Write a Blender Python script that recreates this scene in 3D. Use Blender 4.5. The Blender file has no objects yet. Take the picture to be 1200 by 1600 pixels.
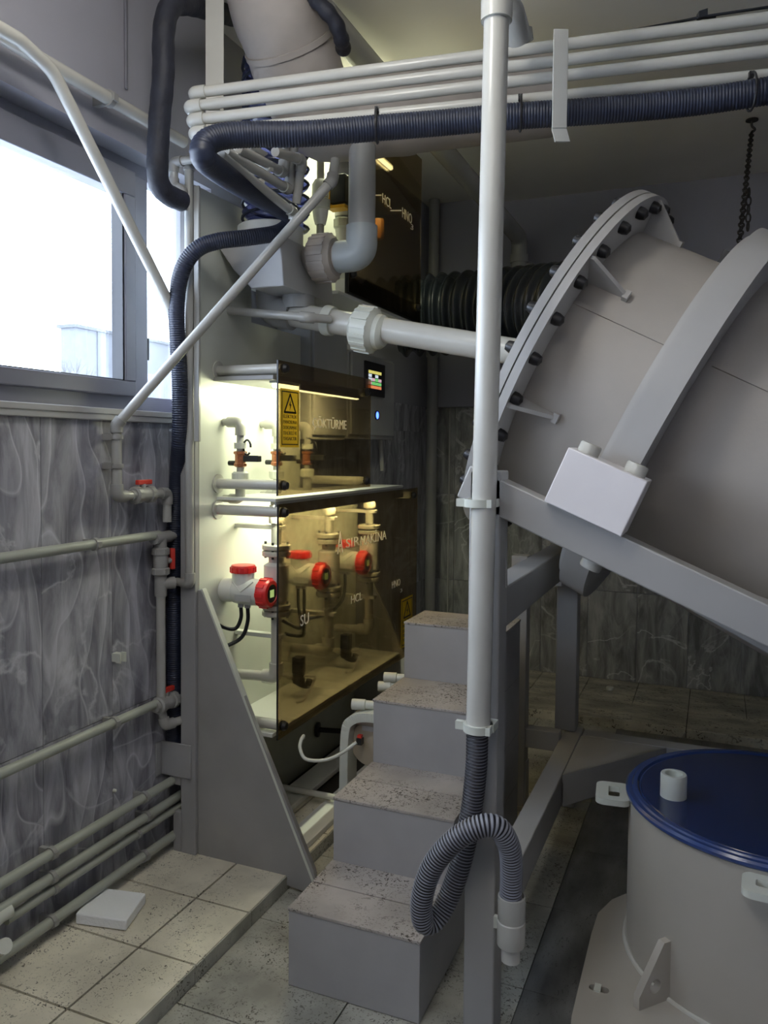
import bpy, bmesh, math, random
from mathutils import Vector, Matrix
random.seed(7)
PI = math.pi
sc = bpy.context.scene
COL = sc.collection

# ---------------------------------------------------------------- camera
F, CX, CY = 1245.0, 600.0, 752.0            # focal length and principal point for the 1200x1600 frame
CAM = Vector((1.88, 0.0, 1.55))
yaw, pit, rol = math.radians(22.6), math.radians(2.35), 0.0085
fw = Vector((-math.sin(yaw)*math.cos(pit), math.cos(yaw)*math.cos(pit), -math.sin(pit)))
r0 = Vector((math.cos(yaw), math.sin(yaw), 0)); u0 = r0.cross(fw)
rt = r0*math.cos(rol) + u0*math.sin(rol); up = rt.cross(fw)
cd = bpy.data.cameras.new('camera'); cam = bpy.data.objects.new('camera', cd); COL.objects.link(cam)
cam.matrix_world = Matrix(((rt.x, up.x, -fw.x, CAM.x), (rt.y, up.y, -fw.y, CAM.y), (rt.z, up.z, -fw.z, CAM.z), (0, 0, 0, 1)))
cd.sensor_fit = 'VERTICAL'; cd.sensor_height = 36.0; cd.lens = F*36/1600
cd.shift_x = 0.0; cd.shift_y = -(800-CY)/1600; cd.clip_start = 0.05; cd.clip_end = 300
sc.camera = cam

# ---------------------------------------------------------------- world, lights, exposure
w = bpy.data.worlds.new('overcast_sky'); sc.world = w; w.use_nodes = True
bg = w.node_tree.nodes['Background']; bg.inputs[0].default_value = (0.74, 0.84, 1.0, 1); bg.inputs[1].default_value = 12.0
sc.view_settings.view_transform = 'Standard'; sc.view_settings.look = 'None'
sc.view_settings.exposure = 0.0; sc.view_settings.gamma = 1.0; sc.view_settings.use_curve_mapping = False
sc.cycles.use_denoising = True; sc.cycles.use_adaptive_sampling = False; sc.cycles.max_bounces = 10; sc.cycles.transparent_max_bounces = 24
sc.cycles.diffuse_bounces = 6; sc.cycles.sample_clamp_indirect = 6.0
sc.cycles.caustics_reflective = False; sc.cycles.caustics_refractive = False

def area(name, loc, direction, sx, sy, power, color, portal=False):
    l = bpy.data.lights.new(name, 'AREA'); l.shape = 'RECTANGLE'; l.size = sx; l.size_y = sy
    l.energy = power; l.color = color
    if portal: l.cycles.is_portal = True
    o = bpy.data.objects.new(name, l); COL.objects.link(o); o.location = loc
    o.rotation_euler = Vector(direction).to_track_quat('-Z', 'Y').to_euler()
    return o
area('window_portal', (-0.16, 0.25, 2.12), (1, 0, 0), 0.95, 4.5, 10, (1, 1, 1), True)
# unseen fill light added behind the camera
area('rear_fill_light', (1.5, -0.5, 3.10), (0, 0, -1), 1.2, 0.15, 16, (1.0, 0.94, 0.86))

# unseen point light added to brighten the ceiling, above the frame
pl = bpy.data.lights.new('top_fill_light', 'POINT'); pl.energy = 22; pl.color = (1.0, 0.97, 0.90); pl.shadow_soft_size = 0.14
plo = bpy.data.objects.new('top_fill_light', pl); COL.objects.link(plo); plo.location = (1.0, 1.15, 2.93)

# ---------------------------------------------------------------- pixel -> point helpers (a point at a stated real distance)
def ray(px, py): return fw + rt*((px-CX)/F) + up*((CY-py)/F)
def _on(px, py, ax, v):
    d = ray(px, py); return CAM + d*((v-CAM[ax])/d[ax])
def X(px, py, v): return _on(px, py, 0, v)
def Y(px, py, v): return _on(px, py, 1, v)
def Z(px, py, v): return _on(px, py, 2, v)
def D(px, py, v): return CAM + ray(px, py)*v
def V(*a): return Vector(a)

# ---------------------------------------------------------------- materials
M = {}
def _new(name):
    m = bpy.data.materials.new(name); m.use_nodes = True; M[name] = m
    nt = m.node_tree; return m, nt, nt.nodes['Principled BSDF'], nt.nodes, nt.links
def plain(name, col, rough=0.5, metal=0.0, var=0.08, scale=6.0, bump=0.0, bscale=60.0, spec=0.5):
    m, nt, b, N, L = _new(name)
    tc = N.new('ShaderNodeTexCoord'); n = N.new('ShaderNodeTexNoise'); n.inputs['Scale'].default_value = scale; n.inputs['Detail'].default_value = 6
    L.new(tc.outputs['Object'], n.inputs['Vector'])
    cr = N.new('ShaderNodeValToRGB'); e = cr.color_ramp.elements
    e[0].position = 0.3; e[1].position = 0.7
    e[0].color = tuple(c*(1-var) for c in col)+(1,); e[1].color = tuple(min(1, c*(1+var)) for c in col)+(1,)
    L.new(n.outputs[0], cr.inputs[0]); L.new(cr.outputs[0], b.inputs['Base Color'])
    b.inputs['Roughness'].default_value = rough; b.inputs['Metallic'].default_value = metal
    b.inputs['Specular IOR Level'].default_value = spec
    if bump:
        n2 = N.new('ShaderNodeTexNoise'); n2.inputs['Scale'].default_value = bscale; L.new(tc.outputs['Object'], n2.inputs['Vector'])
        bp = N.new('ShaderNodeBump'); bp.inputs['Strength'].default_value = bump; bp.inputs['Distance'].default_value = 0.004
        L.new(n2.outputs[0], bp.inputs['Height']); L.new(bp.outputs[0], b.inputs['Normal'])
    return m
def thin(name, col, share):
    """thin printed film: part of the light comes through it from behind"""
    m, nt, b, N, L = _new(name); b.inputs['Base Color'].default_value = (*col, 1); b.inputs['Roughness'].default_value = 0.5
    t = N.new('ShaderNodeBsdfTranslucent'); t.inputs[0].default_value = (*col, 1)
    mx = N.new('ShaderNodeMixShader'); mx.inputs[0].default_value = share; L.new(b.outputs[0], mx.inputs[1]); L.new(t.outputs[0], mx.inputs[2]); L.new(mx.outputs[0], N['Material Output'].inputs[0])
    return m
def emit(name, col, strength):
    m, nt, b, N, L = _new(name)
    b.inputs['Base Color'].default_value = (*col, 1); b.inputs['Emission Color'].default_value = (*col, 1); b.inputs['Emission Strength'].default_value = strength; m.cycles.emission_sampling = 'NONE'
    return m
def clear(name, tint, gloss=0.06, rough=0.03):
    m, nt, b, N, L = _new(name); N.remove(b); out = N['Material Output']
    t = N.new('ShaderNodeBsdfTransparent'); t.inputs[0].default_value = (*tint, 1)
    g = N.new('ShaderNodeBsdfGlossy'); g.inputs['Roughness'].default_value = rough; g.inputs[0].default_value = (1, 1, 1, 1)
    fr = N.new('ShaderNodeLayerWeight'); fr.inputs[0].default_value = 0.25
    mr = N.new('ShaderNodeMath'); mr.operation = 'MULTIPLY_ADD'; mr.inputs[1].default_value = 0.45; mr.inputs[2].default_value = gloss*0.3
    L.new(fr.outputs['Fresnel'], mr.inputs[0])
    mx = N.new('ShaderNodeMixShader'); L.new(mr.outputs[0], mx.inputs[0]); L.new(t.outputs[0], mx.inputs[1]); L.new(g.outputs[0], mx.inputs[2])
    L.new(mx.outputs[0], out.inputs[0]); return m
def speck(name, base, dark, rough=0.5, amount=0.56, scale=42, stain=0.35, squash=(1, 1, 1)):
    """painted or tiled surface trodden with small dark specks"""
    m, nt, b, N, L = _new(name)
    tc = N.new('ShaderNodeNewGeometry'); mp = N.new('ShaderNodeMapping'); mp.inputs['Scale'].default_value = squash; L.new(tc.outputs['Position'], mp.inputs[0])
    n = N.new('ShaderNodeTexNoise'); n.inputs['Scale'].default_value = scale; n.inputs['Detail'].default_value = 3; n.inputs['Distortion'].default_value = 1.5; L.new(mp.outputs[0], n.inputs['Vector'])
    c = N.new('ShaderNodeValToRGB'); c.color_ramp.elements[0].position = amount; c.color_ramp.elements[1].position = amount+0.05
    L.new(n.outputs[0], c.inputs[0])
    n2 = N.new('ShaderNodeTexNoise'); n2.inputs['Scale'].default_value = 4.5; n2.inputs['Detail'].default_value = 7; L.new(mp.outputs[0], n2.inputs['Vector'])
    c2 = N.new('ShaderNodeValToRGB'); c2.color_ramp.elements[0].position = 0.38; c2.color_ramp.elements[1].position = 0.68
    c2.color_ramp.elements[0].color = (*[x*(1-stain) for x in base], 1); c2.color_ramp.elements[1].color = (*base, 1)
    L.new(n2.outputs[0], c2.inputs[0])
    mu = N.new('ShaderNodeMath'); mu.operation = 'MULTIPLY'; L.new(c.outputs[0], mu.inputs[0])
    c3 = N.new('ShaderNodeValToRGB'); c3.color_ramp.elements[0].position = 0.35; c3.color_ramp.elements[1].position = 0.6
    n3 = N.new('ShaderNodeTexNoise'); n3.inputs['Scale'].default_value = 7; L.new(mp.outputs[0], n3.inputs['Vector']); L.new(n3.outputs[0], c3.inputs[0]); L.new(c3.outputs[0], mu.inputs[1])
    mx = N.new('ShaderNodeMix'); mx.data_type = 'RGBA'; L.new(mu.outputs[0], mx.inputs[0]); L.new(c2.outputs[0], mx.inputs[6]); mx.inputs[7].default_value = (*dark, 1)
    L.new(mx.outputs[2], b.inputs['Base Color']); b.inputs['Roughness'].default_value = rough
    return m
def marble(name, dark, mid, vein, rot=0.0, lines=0.42, crack=0.4):
    """grey stone-look wall tile: cloudy ground, upright wavy bands and thin pale veins"""
    m, nt, b, N, L = _new(name)
    g = N.new('ShaderNodeNewGeometry'); oi = N.new('ShaderNodeObjectInfo')
    mp = N.new('ShaderNodeMapping'); mp.inputs['Rotation'].default_value = (0, 0, rot); L.new(g.outputs['Position'], mp.inputs[0])
    add = N.new('ShaderNodeVectorMath'); add.operation = 'MULTIPLY_ADD'; L.new(oi.outputs['Random'], add.inputs[0]); add.inputs[1].default_value = (0, 3.0, 7.0); L.new(mp.outputs[0], add.inputs[2])
    # cloudy ground stretched upright
    s1 = N.new('ShaderNodeMapping'); s1.inputs['Scale'].default_value = (1, 5.5, 1.3); L.new(add.outputs[0], s1.inputs[0])
    n1 = N.new('ShaderNodeTexNoise'); n1.inputs['Scale'].default_value = 2.2; n1.inputs['Detail'].default_value = 9; n1.inputs['Roughness'].default_value = 0.62; n1.inputs['Distortion'].default_value = 0.7
    L.new(s1.outputs[0], n1.inputs['Vector'])
    c1 = N.new('ShaderNodeValToRGB'); c1.color_ramp.elements[0].position = 0.36; c1.color_ramp.elements[1].position = 0.66
    c1.color_ramp.elements[0].color = (*dark, 1); c1.color_ramp.elements[1].color = (*mid, 1); L.new(n1.outputs[0], c1.inputs[0])
    # long wavy upright lines, with a slight shading between them like shallow relief
    s2 = N.new('ShaderNodeMapping'); s2.inputs['Scale'].default_value = (0, 3.2, 1.9); L.new(add.outputs[0], s2.inputs[0])
    n2 = N.new('ShaderNodeTexNoise'); n2.inputs['Scale'].default_value = 1.25; n2.inputs['Detail'].default_value = 1.2; n2.inputs['Roughness'].default_value = 0.4; L.new(s2.outputs[0], n2.inputs['Vector'])
    sy = N.new('ShaderNodeSeparateXYZ'); L.new(mp.outputs[0], sy.inputs[0])
    f0 = N.new('ShaderNodeMath'); f0.operation = 'MULTIPLY'; f0.inputs[1].default_value = 4.6; L.new(n2.outputs[0], f0.inputs[0])
    fr = N.new('ShaderNodeMath'); fr.operation = 'MULTIPLY_ADD'; fr.inputs[1].default_value = 10.0; L.new(sy.outputs[1], fr.inputs[0]); L.new(f0.outputs[0], fr.inputs[2])
    fc = N.new('ShaderNodeMath'); fc.operation = 'PINGPONG'; fc.inputs[1].default_value = 0.5; L.new(fr.outputs[0], fc.inputs[0])
    fq = N.new('ShaderNodeMath'); fq.operation = 'FRACT'; L.new(fr.outputs[0], fq.inputs[0])
    sh = N.new('ShaderNodeMath'); sh.operation = 'MULTIPLY_ADD'; sh.inputs[1].default_value = 0.26*lines; sh.inputs[2].default_value = -0.13*lines; L.new(fq.outputs[0], sh.inputs[0])
    sh2 = N.new('ShaderNodeMath'); sh2.operation = 'ADD'; L.new(n1.outputs[0], sh2.inputs[0]); L.new(sh.outputs[0], sh2.inputs[1]); L.new(sh2.outputs[0], c1.inputs[0])
    c2 = N.new('ShaderNodeValToRGB'); c2.color_ramp.elements[0].position = 0.0; c2.color_ramp.elements[0].color = (lines, lines, lines, 1); c2.color_ramp.elements[1].position = 0.055; c2.color_ramp.elements[1].color = (0, 0, 0, 1)
    L.new(fc.outputs[0], c2.inputs[0])
    # fine crackled veins
    n3 = N.new('ShaderNodeTexNoise'); n3.inputs['Scale'].default_value = 1.7; n3.inputs['Detail'].default_value = 7; n3.inputs['Distortion'].default_value = 1.1; L.new(add.outputs[0], n3.inputs['Vector'])
    m3 = N.new('ShaderNodeMath'); m3.operation = 'SUBTRACT'; m3.inputs[1].default_value = 0.5; L.new(n3.outputs[0], m3.inputs[0])
    a3 = N.new('ShaderNodeMath'); a3.operation = 'ABSOLUTE'; L.new(m3.outputs[0], a3.inputs[0])
    c3 = N.new('ShaderNodeValToRGB'); c3.color_ramp.elements[0].position = 0.0; c3.color_ramp.elements[0].color = (crack, crack, crack, 1); c3.color_ramp.elements[1].position = 0.014; c3.color_ramp.elements[1].color = (0, 0, 0, 1)
    L.new(a3.outputs[0], c3.inputs[0])
    n4 = N.new('ShaderNodeTexNoise'); n4.inputs['Scale'].default_value = 3.1; n4.inputs['Detail'].default_value = 2; L.new(add.outputs[0], n4.inputs['Vector'])
    c4 = N.new('ShaderNodeValToRGB'); c4.color_ramp.elements[0].position = 0.35; c4.color_ramp.elements[1].position = 0.55; c4.color_ramp.elements[0].color = (0.25, 0.25, 0.25, 1); L.new(n4.outputs[0], c4.inputs[0])
    su = N.new('ShaderNodeMath'); su.operation = 'MAXIMUM'; L.new(c2.outputs[0], su.inputs[0]); L.new(c3.outputs[0], su.inputs[1])
    ml = N.new('ShaderNodeMath'); ml.operation = 'MULTIPLY'; L.new(su.outputs[0], ml.inputs[0]); L.new(c4.outputs[0], ml.inputs[1])
    mx = N.new('ShaderNodeMix'); mx.data_type = 'RGBA'; L.new(ml.outputs[0], mx.inputs[0]); L.new(c1.outputs[0], mx.inputs[6]); mx.inputs[7].default_value = (*vein, 1)
    L.new(mx.outputs[2], b.inputs['Base Color']); b.inputs['Roughness'].default_value = 0.38
    return m
def striped(name, c1, c2, scale):
    """alternate rings of two colours along the hose, driven by the UV laid along its length"""
    m, nt, b, N, L = _new(name)
    uv = N.new('ShaderNodeUVMap'); sp = N.new('ShaderNodeSeparateXYZ'); L.new(uv.outputs[0], sp.inputs[0])
    mu = N.new('ShaderNodeMath'); mu.operation = 'MULTIPLY'; mu.inputs[1].default_value = scale; L.new(sp.outputs[1], mu.inputs[0])
    fr = N.new('ShaderNodeMath'); fr.operation = 'FRACT'; L.new(mu.outputs[0], fr.inputs[0])
    cr = N.new('ShaderNodeValToRGB'); e = cr.color_ramp.elements; cr.color_ramp.interpolation = 'LINEAR'
    e[0].position = 0.42; e[0].color = (*c1, 1); e[1].position = 0.56; e[1].color = (*c2, 1)
    L.new(fr.outputs[0], cr.inputs[0]); L.new(cr.outputs[0], b.inputs['Base Color']); b.inputs['Roughness'].default_value = 0.4
    return m

plain('wall_paint', (0.34, 0.34, 0.385), 0.8, var=0.05, scale=2, bump=0.15, bscale=40)
plain('ceiling_paint', (0.80, 0.77, 0.71), 0.85, var=0.06, scale=1.5, bump=0.1)
marble('marble_left', (0.17, 0.168, 0.20), (0.50, 0.50, 0.55), (0.85, 0.85, 0.90))
marble('marble_back', (0.17, 0.172, 0.165), (0.48, 0.485, 0.46), (0.85, 0.86, 0.84), rot=PI/2, lines=0.10, crack=0.6)
plain('grout', (0.16, 0.16, 0.16), 0.9)
plain('dark_grout', (0.03, 0.028, 0.024), 0.9)
speck('floor_tile', (0.82, 0.77, 0.63), (0.06, 0.055, 0.045), 0.45, amount=0.60, scale=95, stain=0.32)
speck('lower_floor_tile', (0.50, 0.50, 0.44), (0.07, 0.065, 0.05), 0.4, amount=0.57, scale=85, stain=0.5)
speck('dark_floor_tile', (0.20, 0.205, 0.20), (0.05, 0.05, 0.05), 0.32, amount=0.62, scale=70, stain=0.6, squash=(2.2, .8, 1))  # darker streaked tile beyond the second column
speck('back_ledge_tile', (0.60, 0.57, 0.46), (0.05, 0.045, 0.035), 0.5, amount=0.57, scale=38, stain=0.5, squash=(1, 2.2, 1))
speck('tread', (0.45, 0.415, 0.385), (0.06, 0.05, 0.04), 0.6, amount=0.56, scale=85, stain=0.3)
plain('stair_grey', (0.36, 0.355, 0.355), 0.55, var=0.08, scale=5, bump=0.1)
plain('machine_grey', (0.30, 0.30, 0.305), 0.5, var=0.06, scale=3)
plain('gusset_grey', (0.29, 0.285, 0.28), 0.55, var=0.12, scale=4)
plain('cream_plastic', (0.72, 0.73, 0.70), 0.35, var=0.03)
plain('plate_shaded_grey', (0.30, 0.31, 0.27), 0.5)  # grey, made darker for the unlit stretch under the shelf
plain('hopper_grey', (0.42, 0.42, 0.42), 0.45)
plain('plate_white', (0.60, 0.62, 0.56), 0.35, var=0.03)
plain('pipe_white', (0.52, 0.515, 0.475), 0.26, var=0.06)
plain('pipe_grey', (0.38, 0.38, 0.36), 0.26, var=0.06)
plain('pipe_green_grey', (0.36, 0.38, 0.33), 0.4, var=0.08)
plain('fitting_grey', (0.30, 0.30, 0.29), 0.42, var=0.06)
plain('duct_wrap', (0.42, 0.38, 0.345), 0.65, var=0.12, scale=7, bump=0.5, bscale=14)
plain('elbow_bluegrey', (0.34, 0.37, 0.38), 0.42, var=0.04)
plain('drum_beige', (0.40, 0.37, 0.335), 0.5, var=0.09, scale=3, bump=0.1)
plain('drum_rim', (0.44, 0.43, 0.415), 0.45, var=0.06, scale=3)
plain('frame_grey', (0.36, 0.355, 0.345), 0.45, var=0.06, scale=3)
plain('block_white', (0.80, 0.77, 0.78), 0.35, var=0.04, scale=5)
plain('tank_beige', (0.42, 0.395, 0.35), 0.42, var=0.05, scale=4)
plain('lid_blue', (0.010, 0.022, 0.085), 0.18, var=0.06)
plain('lid_rim_blue', (0.028, 0.055, 0.18), 0.22, var=0.06)
plain('foam_white', (0.80, 0.82, 0.84), 0.8, var=0.03, bump=0.6, bscale=120)
plain('black_rubber', (0.012, 0.014, 0.020), 0.38, var=0.2)
plain('black_hose', (0.018, 0.024, 0.048), 0.45, var=0.15)
plain('insulation_black', (0.018, 0.020, 0.032), 0.6, var=0.3, scale=20, bump=1.0, bscale=30)
plain('big_hose_black', (0.022, 0.028, 0.036), 0.27, var=0.25, scale=5)
plain('black_plastic', (0.015, 0.015, 0.018), 0.4)
plain('dark_navy', (0.02, 0.028, 0.055), 0.5)  # dark navy for the button ring and the duct wire
plain('window_frame', (0.20, 0.20, 0.24), 0.4, var=0.04)
plain('sill_grey', (0.42, 0.42, 0.42), 0.5, var=0.06)
plain('red_handle', (0.62, 0.045, 0.03), 0.4)
plain('red_cap', (0.70, 0.03, 0.03), 0.3)
plain('meter_white', (0.66, 0.67, 0.66), 0.35)
plain('copper', (0.45, 0.17, 0.08), 0.35, metal=0.6, var=0.3, scale=90)
plain('chrome', (0.6, 0.6, 0.6), 0.2, metal=1.0)
thin('sign_yellow', (0.80, 0.60, 0.06), 0.6)
plain('sign_black', (0.02, 0.018, 0.012), 0.5)
plain('yellow_valve', (0.78, 0.42, 0.02), 0.4)
plain('orange_union', (0.55, 0.24, 0.06), 0.4)
thin('lettering', (1.0, 0.99, 0.95), 0.5)
plain('cabinet_grey', (0.42, 0.425, 0.43), 0.4, var=0.04)
plain('cable_grey', (0.55, 0.54, 0.52), 0.5)
plain('pump_tan', (0.42, 0.36, 0.27), 0.5, var=0.1)
plain('chain_iron', (0.035, 0.032, 0.03), 0.6, metal=0.4)
plain('blind_black', (0.008, 0.008, 0.009), 0.6)
clear('acrylic', (0.65, 0.56, 0.41), 0.12)
clear('window_glass', (0.97, 0.985, 1.0), 0.1)
clear('blue_film', (0.30, 0.33, 0.62), 0.2, 0.2)
striped('grey_hose', (0.012, 0.012, 0.018), (0.26, 0.27, 0.31), 118)
emit('led_tube', (0.97, 1.0, 0.80), 6)
emit('screen_light', (0.75, 0.85, 0.95), 0.8)
emit('screen_yellow', (0.9, 0.8, 0.2), 0.7)
emit('screen_green', (0.25, 0.85, 0.25), 0.6)
emit('screen_pink', (0.95, 0.6, 0.7), 0.6)
emit('screen_orange', (0.95, 0.3, 0.12), 0.7)
emit('button_blue', (0.05, 0.12, 1.0), 6)
emit('display_green', (0.55, 0.75, 0.25), 0.5)
plain('outside_wall', (0.115, 0.12, 0.13), 0.8)
plain('outside_ground', (0.78, 0.79, 0.80), 0.9)
plain('outside_trim', (0.09, 0.095, 0.10), 0.9)
plain('bark', (0.09, 0.085, 0.08), 0.9)

# ---------------------------------------------------------------- mesh builder
class G:
    def __init__(s): s.v = []; s.f = []; s.uv = {}
    def add(s, vs, fs):
        o = len(s.v); s.v += [Vector(p) for p in vs]; s.f += [[i+o for i in f] for f in fs]; return s
    def box(s, a, b):
        x0, y0, z0 = [min(p, q) for p, q in zip(a, b)]; x1, y1, z1 = [max(p, q) for p, q in zip(a, b)]
        return s.add([(x0, y0, z0), (x1, y0, z0), (x1, y1, z0), (x0, y1, z0), (x0, y0, z1), (x1, y0, z1), (x1, y1, z1), (x0, y1, z1)],
                     [(0, 3, 2, 1), (4, 5, 6, 7), (0, 1, 5, 4), (1, 2, 6, 5), (2, 3, 7, 6), (3, 0, 4, 7)])
    def obox(s, c, ax, ay, az):
        """oriented box: centre and three half-axis vectors"""
        c = Vector(c); ax = Vector(ax); ay = Vector(ay); az = Vector(az)
        P = [c+ax*i+ay*j+az*k for k in (-1, 1) for j in (-1, 1) for i in (-1, 1)]
        F_ = [(0, 2, 3, 1), (4, 5, 7, 6), (0, 1, 5, 4), (1, 3, 7, 5), (3, 2, 6, 7), (2, 0, 4, 6)]
        if ax.cross(ay).dot(az) < 0: F_ = [f[::-1] for f in F_]
        return s.add(P, F_)
    def prism(s, pts, off):
        """polygon (list of 3-D points) swept by the vector off"""
        off = Vector(off); P = [Vector(p) for p in pts]; n = len(P)
        nn = sum(((P[i]-P[0]).cross(P[(i+1) % n]-P[0]) for i in range(1, n)), Vector())
        if nn.dot(off) > 0: P = P[::-1]
        return s.add(P+[p+off for p in P], [tuple(range(n)), tuple(range(2*n-1, n-1, -1))]+[(i, i+n, (i+1) % n+n, (i+1) % n)[::-1] if False else ((i+1) % n, i, i+n, (i+1) % n+n) for i in range(n)])
    def lathe(s, prof, base, axis=(0, 0, 1), seg=24, caps=True, a0=0.0):
        """profile [(r, h)] turned about axis through base"""
        base = Vector(base); ax = Vector(axis).normalized()
        t = Vector((1, 0, 0)) if abs(ax.x) < 0.9 else Vector((0, 1, 0)); u = ax.cross(t).normalized(); v = ax.cross(u)
        vs = []; fs = []
        for (r_, h) in prof:
            for k in range(seg):
                a = a0+2*PI*k/seg; vs.append(base+ax*h+(u*math.cos(a)+v*math.sin(a))*r_)
        for i in range(len(prof)-1):
            for k in range(seg):
                k2 = (k+1) % seg; fs.append((i*seg+k, i*seg+k2, (i+1)*seg+k2, (i+1)*seg+k))
        if caps:
            if prof[0][0] > 1e-6: fs.append(tuple(range(seg))[::-1])
            if prof[-1][0] > 1e-6: fs.append(tuple((len(prof)-1)*seg+k for k in range(seg)))
        return s.add(vs, fs)
    def cyl(s, a, b, r, seg=16, r2=None):
        a = Vector(a); b = Vector(b); return s.lathe([(r, 0), (r if r2 is None else r2, (b-a).length)], a, b-a, seg)
    def sweep(s, pts, rad, seg=12, uvs=False):
        """tube through points; rad is a number or a function of arc length"""
        P = [Vector(p) for p in pts]; n = len(P)
        T = [(P[min(i+1, n-1)]-P[max(i-1, 0)]).normalized() for i in range(n)]
        t0 = T[0]; a = Vector((0, 0, 1)) if abs(t0.z) < 0.9 else Vector((1, 0, 0)); u = t0.cross(a).normalized()
        L = 0; vs = []; o = len(s.v); fs = []
        for i in range(n):
            if i: L += (P[i]-P[i-1]).length
            u = (u-T[i]*u.dot(T[i])).normalized(); v = T[i].cross(u)
            r_ = rad(L) if callable(rad) else rad
            for k in range(seg):
                an = 2*PI*k/seg; vs.append(P[i]+(u*math.cos(an)+v*math.sin(an))*r_)
                if uvs: s.uv[o+len(vs)-1] = (k/seg, L)
        for i in range(n-1):
            for k in range(seg):
                k2 = (k+1) % seg; fs.append((i*seg+k, i*seg+k2, (i+1)*seg+k2, (i+1)*seg+k))
        fs.append(tuple(range(seg))[::-1]); fs.append(tuple((n-1)*seg+k for k in range(seg)))
        return s.add(vs, fs)
    def ring(s, c, axis, r_in, r_out, h, seg=32):
        """flat annulus of height h centred on c"""
        ax = Vector(axis).normalized(); b = Vector(c)-ax*h/2
        prof = [(r_in, 0), (r_out, 0), (r_out, h), (r_in, h), (r_in, 0)]
        return s.lathe(prof, b, ax, seg, caps=False)

def origin_of(p):
    v = Vector((0, 0, 0))
    while p is not None: v = v+p.location; p = p.parent
    return v
def obj(name, g, mat, parent=None, smooth=True, bevel=0.0, ang=38):
    me = bpy.data.meshes.new(name)
    if parent is None:
        lo = [min(v[i] for v in g.v) for i in range(3)]; hi = [max(v[i] for v in g.v) for i in range(3)]
        L = Vector(((lo[0]+hi[0])/2, (lo[1]+hi[1])/2, lo[2]))
    else: L = origin_of(parent)
    me.from_pydata([tuple(v-L) for v in g.v], [], [tuple(f) for f in g.f]); me.update()
    if g.uv:
        lay = me.uv_layers.new(name='UVMap')
        for lp in me.loops: lay.data[lp.index].uv = g.uv.get(lp.vertex_index, (0, 0))
    if smooth: me.shade_smooth(); me.set_sharp_from_angle(angle=math.radians(ang))
    me.materials.append(M[mat]); o = bpy.data.objects.new(name, me); COL.objects.link(o)
    if parent is None: o.location = L
    else: o.parent = parent
    if bevel:
        b = o.modifiers.new('bevel', 'BEVEL'); b.width = bevel; b.segments = 2; b.limit_method = 'ANGLE'; b.angle_limit = math.radians(40)
    return o
def tag(o, label, cat, group=None):
    o['label'] = label; o['category'] = cat
    if group: o['group'] = group
    return o
def thing(name, label, cat, loc, group=None):
    o = bpy.data.objects.new(name, None); COL.objects.link(o); o.location = loc; o.empty_display_size = 0.05
    return tag(o, label, cat, group)
def struct(name, g, mat, parent=None, **k):
    o = obj(name, g, mat, parent, **k); o['kind'] = 'structure'; return o
def dup_tree(o, off, parent=None):
    c = o.copy(); COL.objects.link(c); c.parent = parent
    if parent is None: c.location = o.location+Vector(off)
    for ch in list(o.children): dup_tree(ch, off, c)
    return c
def fillet(pts, rad, n=7):
    """round the interior corners of a polyline"""
    P = [Vector(p) for p in pts]; out = [P[0]]
    for i in range(1, len(P)-1):
        a = (P[i-1]-P[i]); b = (P[i+1]-P[i]); la = a.length; lb = b.length; a.normalize(); b.normalize()
        an = a.angle(b)
        if an > 3.0: out.append(P[i]); continue
        t = min(rad/math.tan(an/2), la*0.48, lb*0.48)
        p0 = P[i]+a*t; p1 = P[i]+b*t
        for k in range(n+1):
            u = k/n; out.append(p0*(1-u)**2+P[i]*2*u*(1-u)+p1*u*u)
    out.append(P[-1]); return out
def catmull(pts, n=12):
    P = [Vector(p) for p in pts]; P = [P[0]*2-P[1]]+P+[P[-1]*2-P[-2]]; out = []
    for i in range(1, len(P)-2):
        a, b, c, d = P[i-1:i+3]
        for k in range(n):
            t = k/n; out.append(0.5*((2*b)+(c-a)*t+(2*a-5*b+4*c-d)*t*t+(3*b-a-3*c+d)*t**3))
    out.append(P[-2]); return out
def resample(pts, step):
    P = [Vector(p) for p in pts]; out = [P[0]]; need = step
    for i in range(1, len(P)):
        a, b = P[i-1], P[i]; L = (b-a).length; pos = 0
        while L-pos >= need: pos += need; out.append(a+(b-a)*(pos/L)); need = step
        need -= L-pos
    if (out[-1]-P[-1]).length > step*0.3: out.append(P[-1])
    return out
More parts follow.
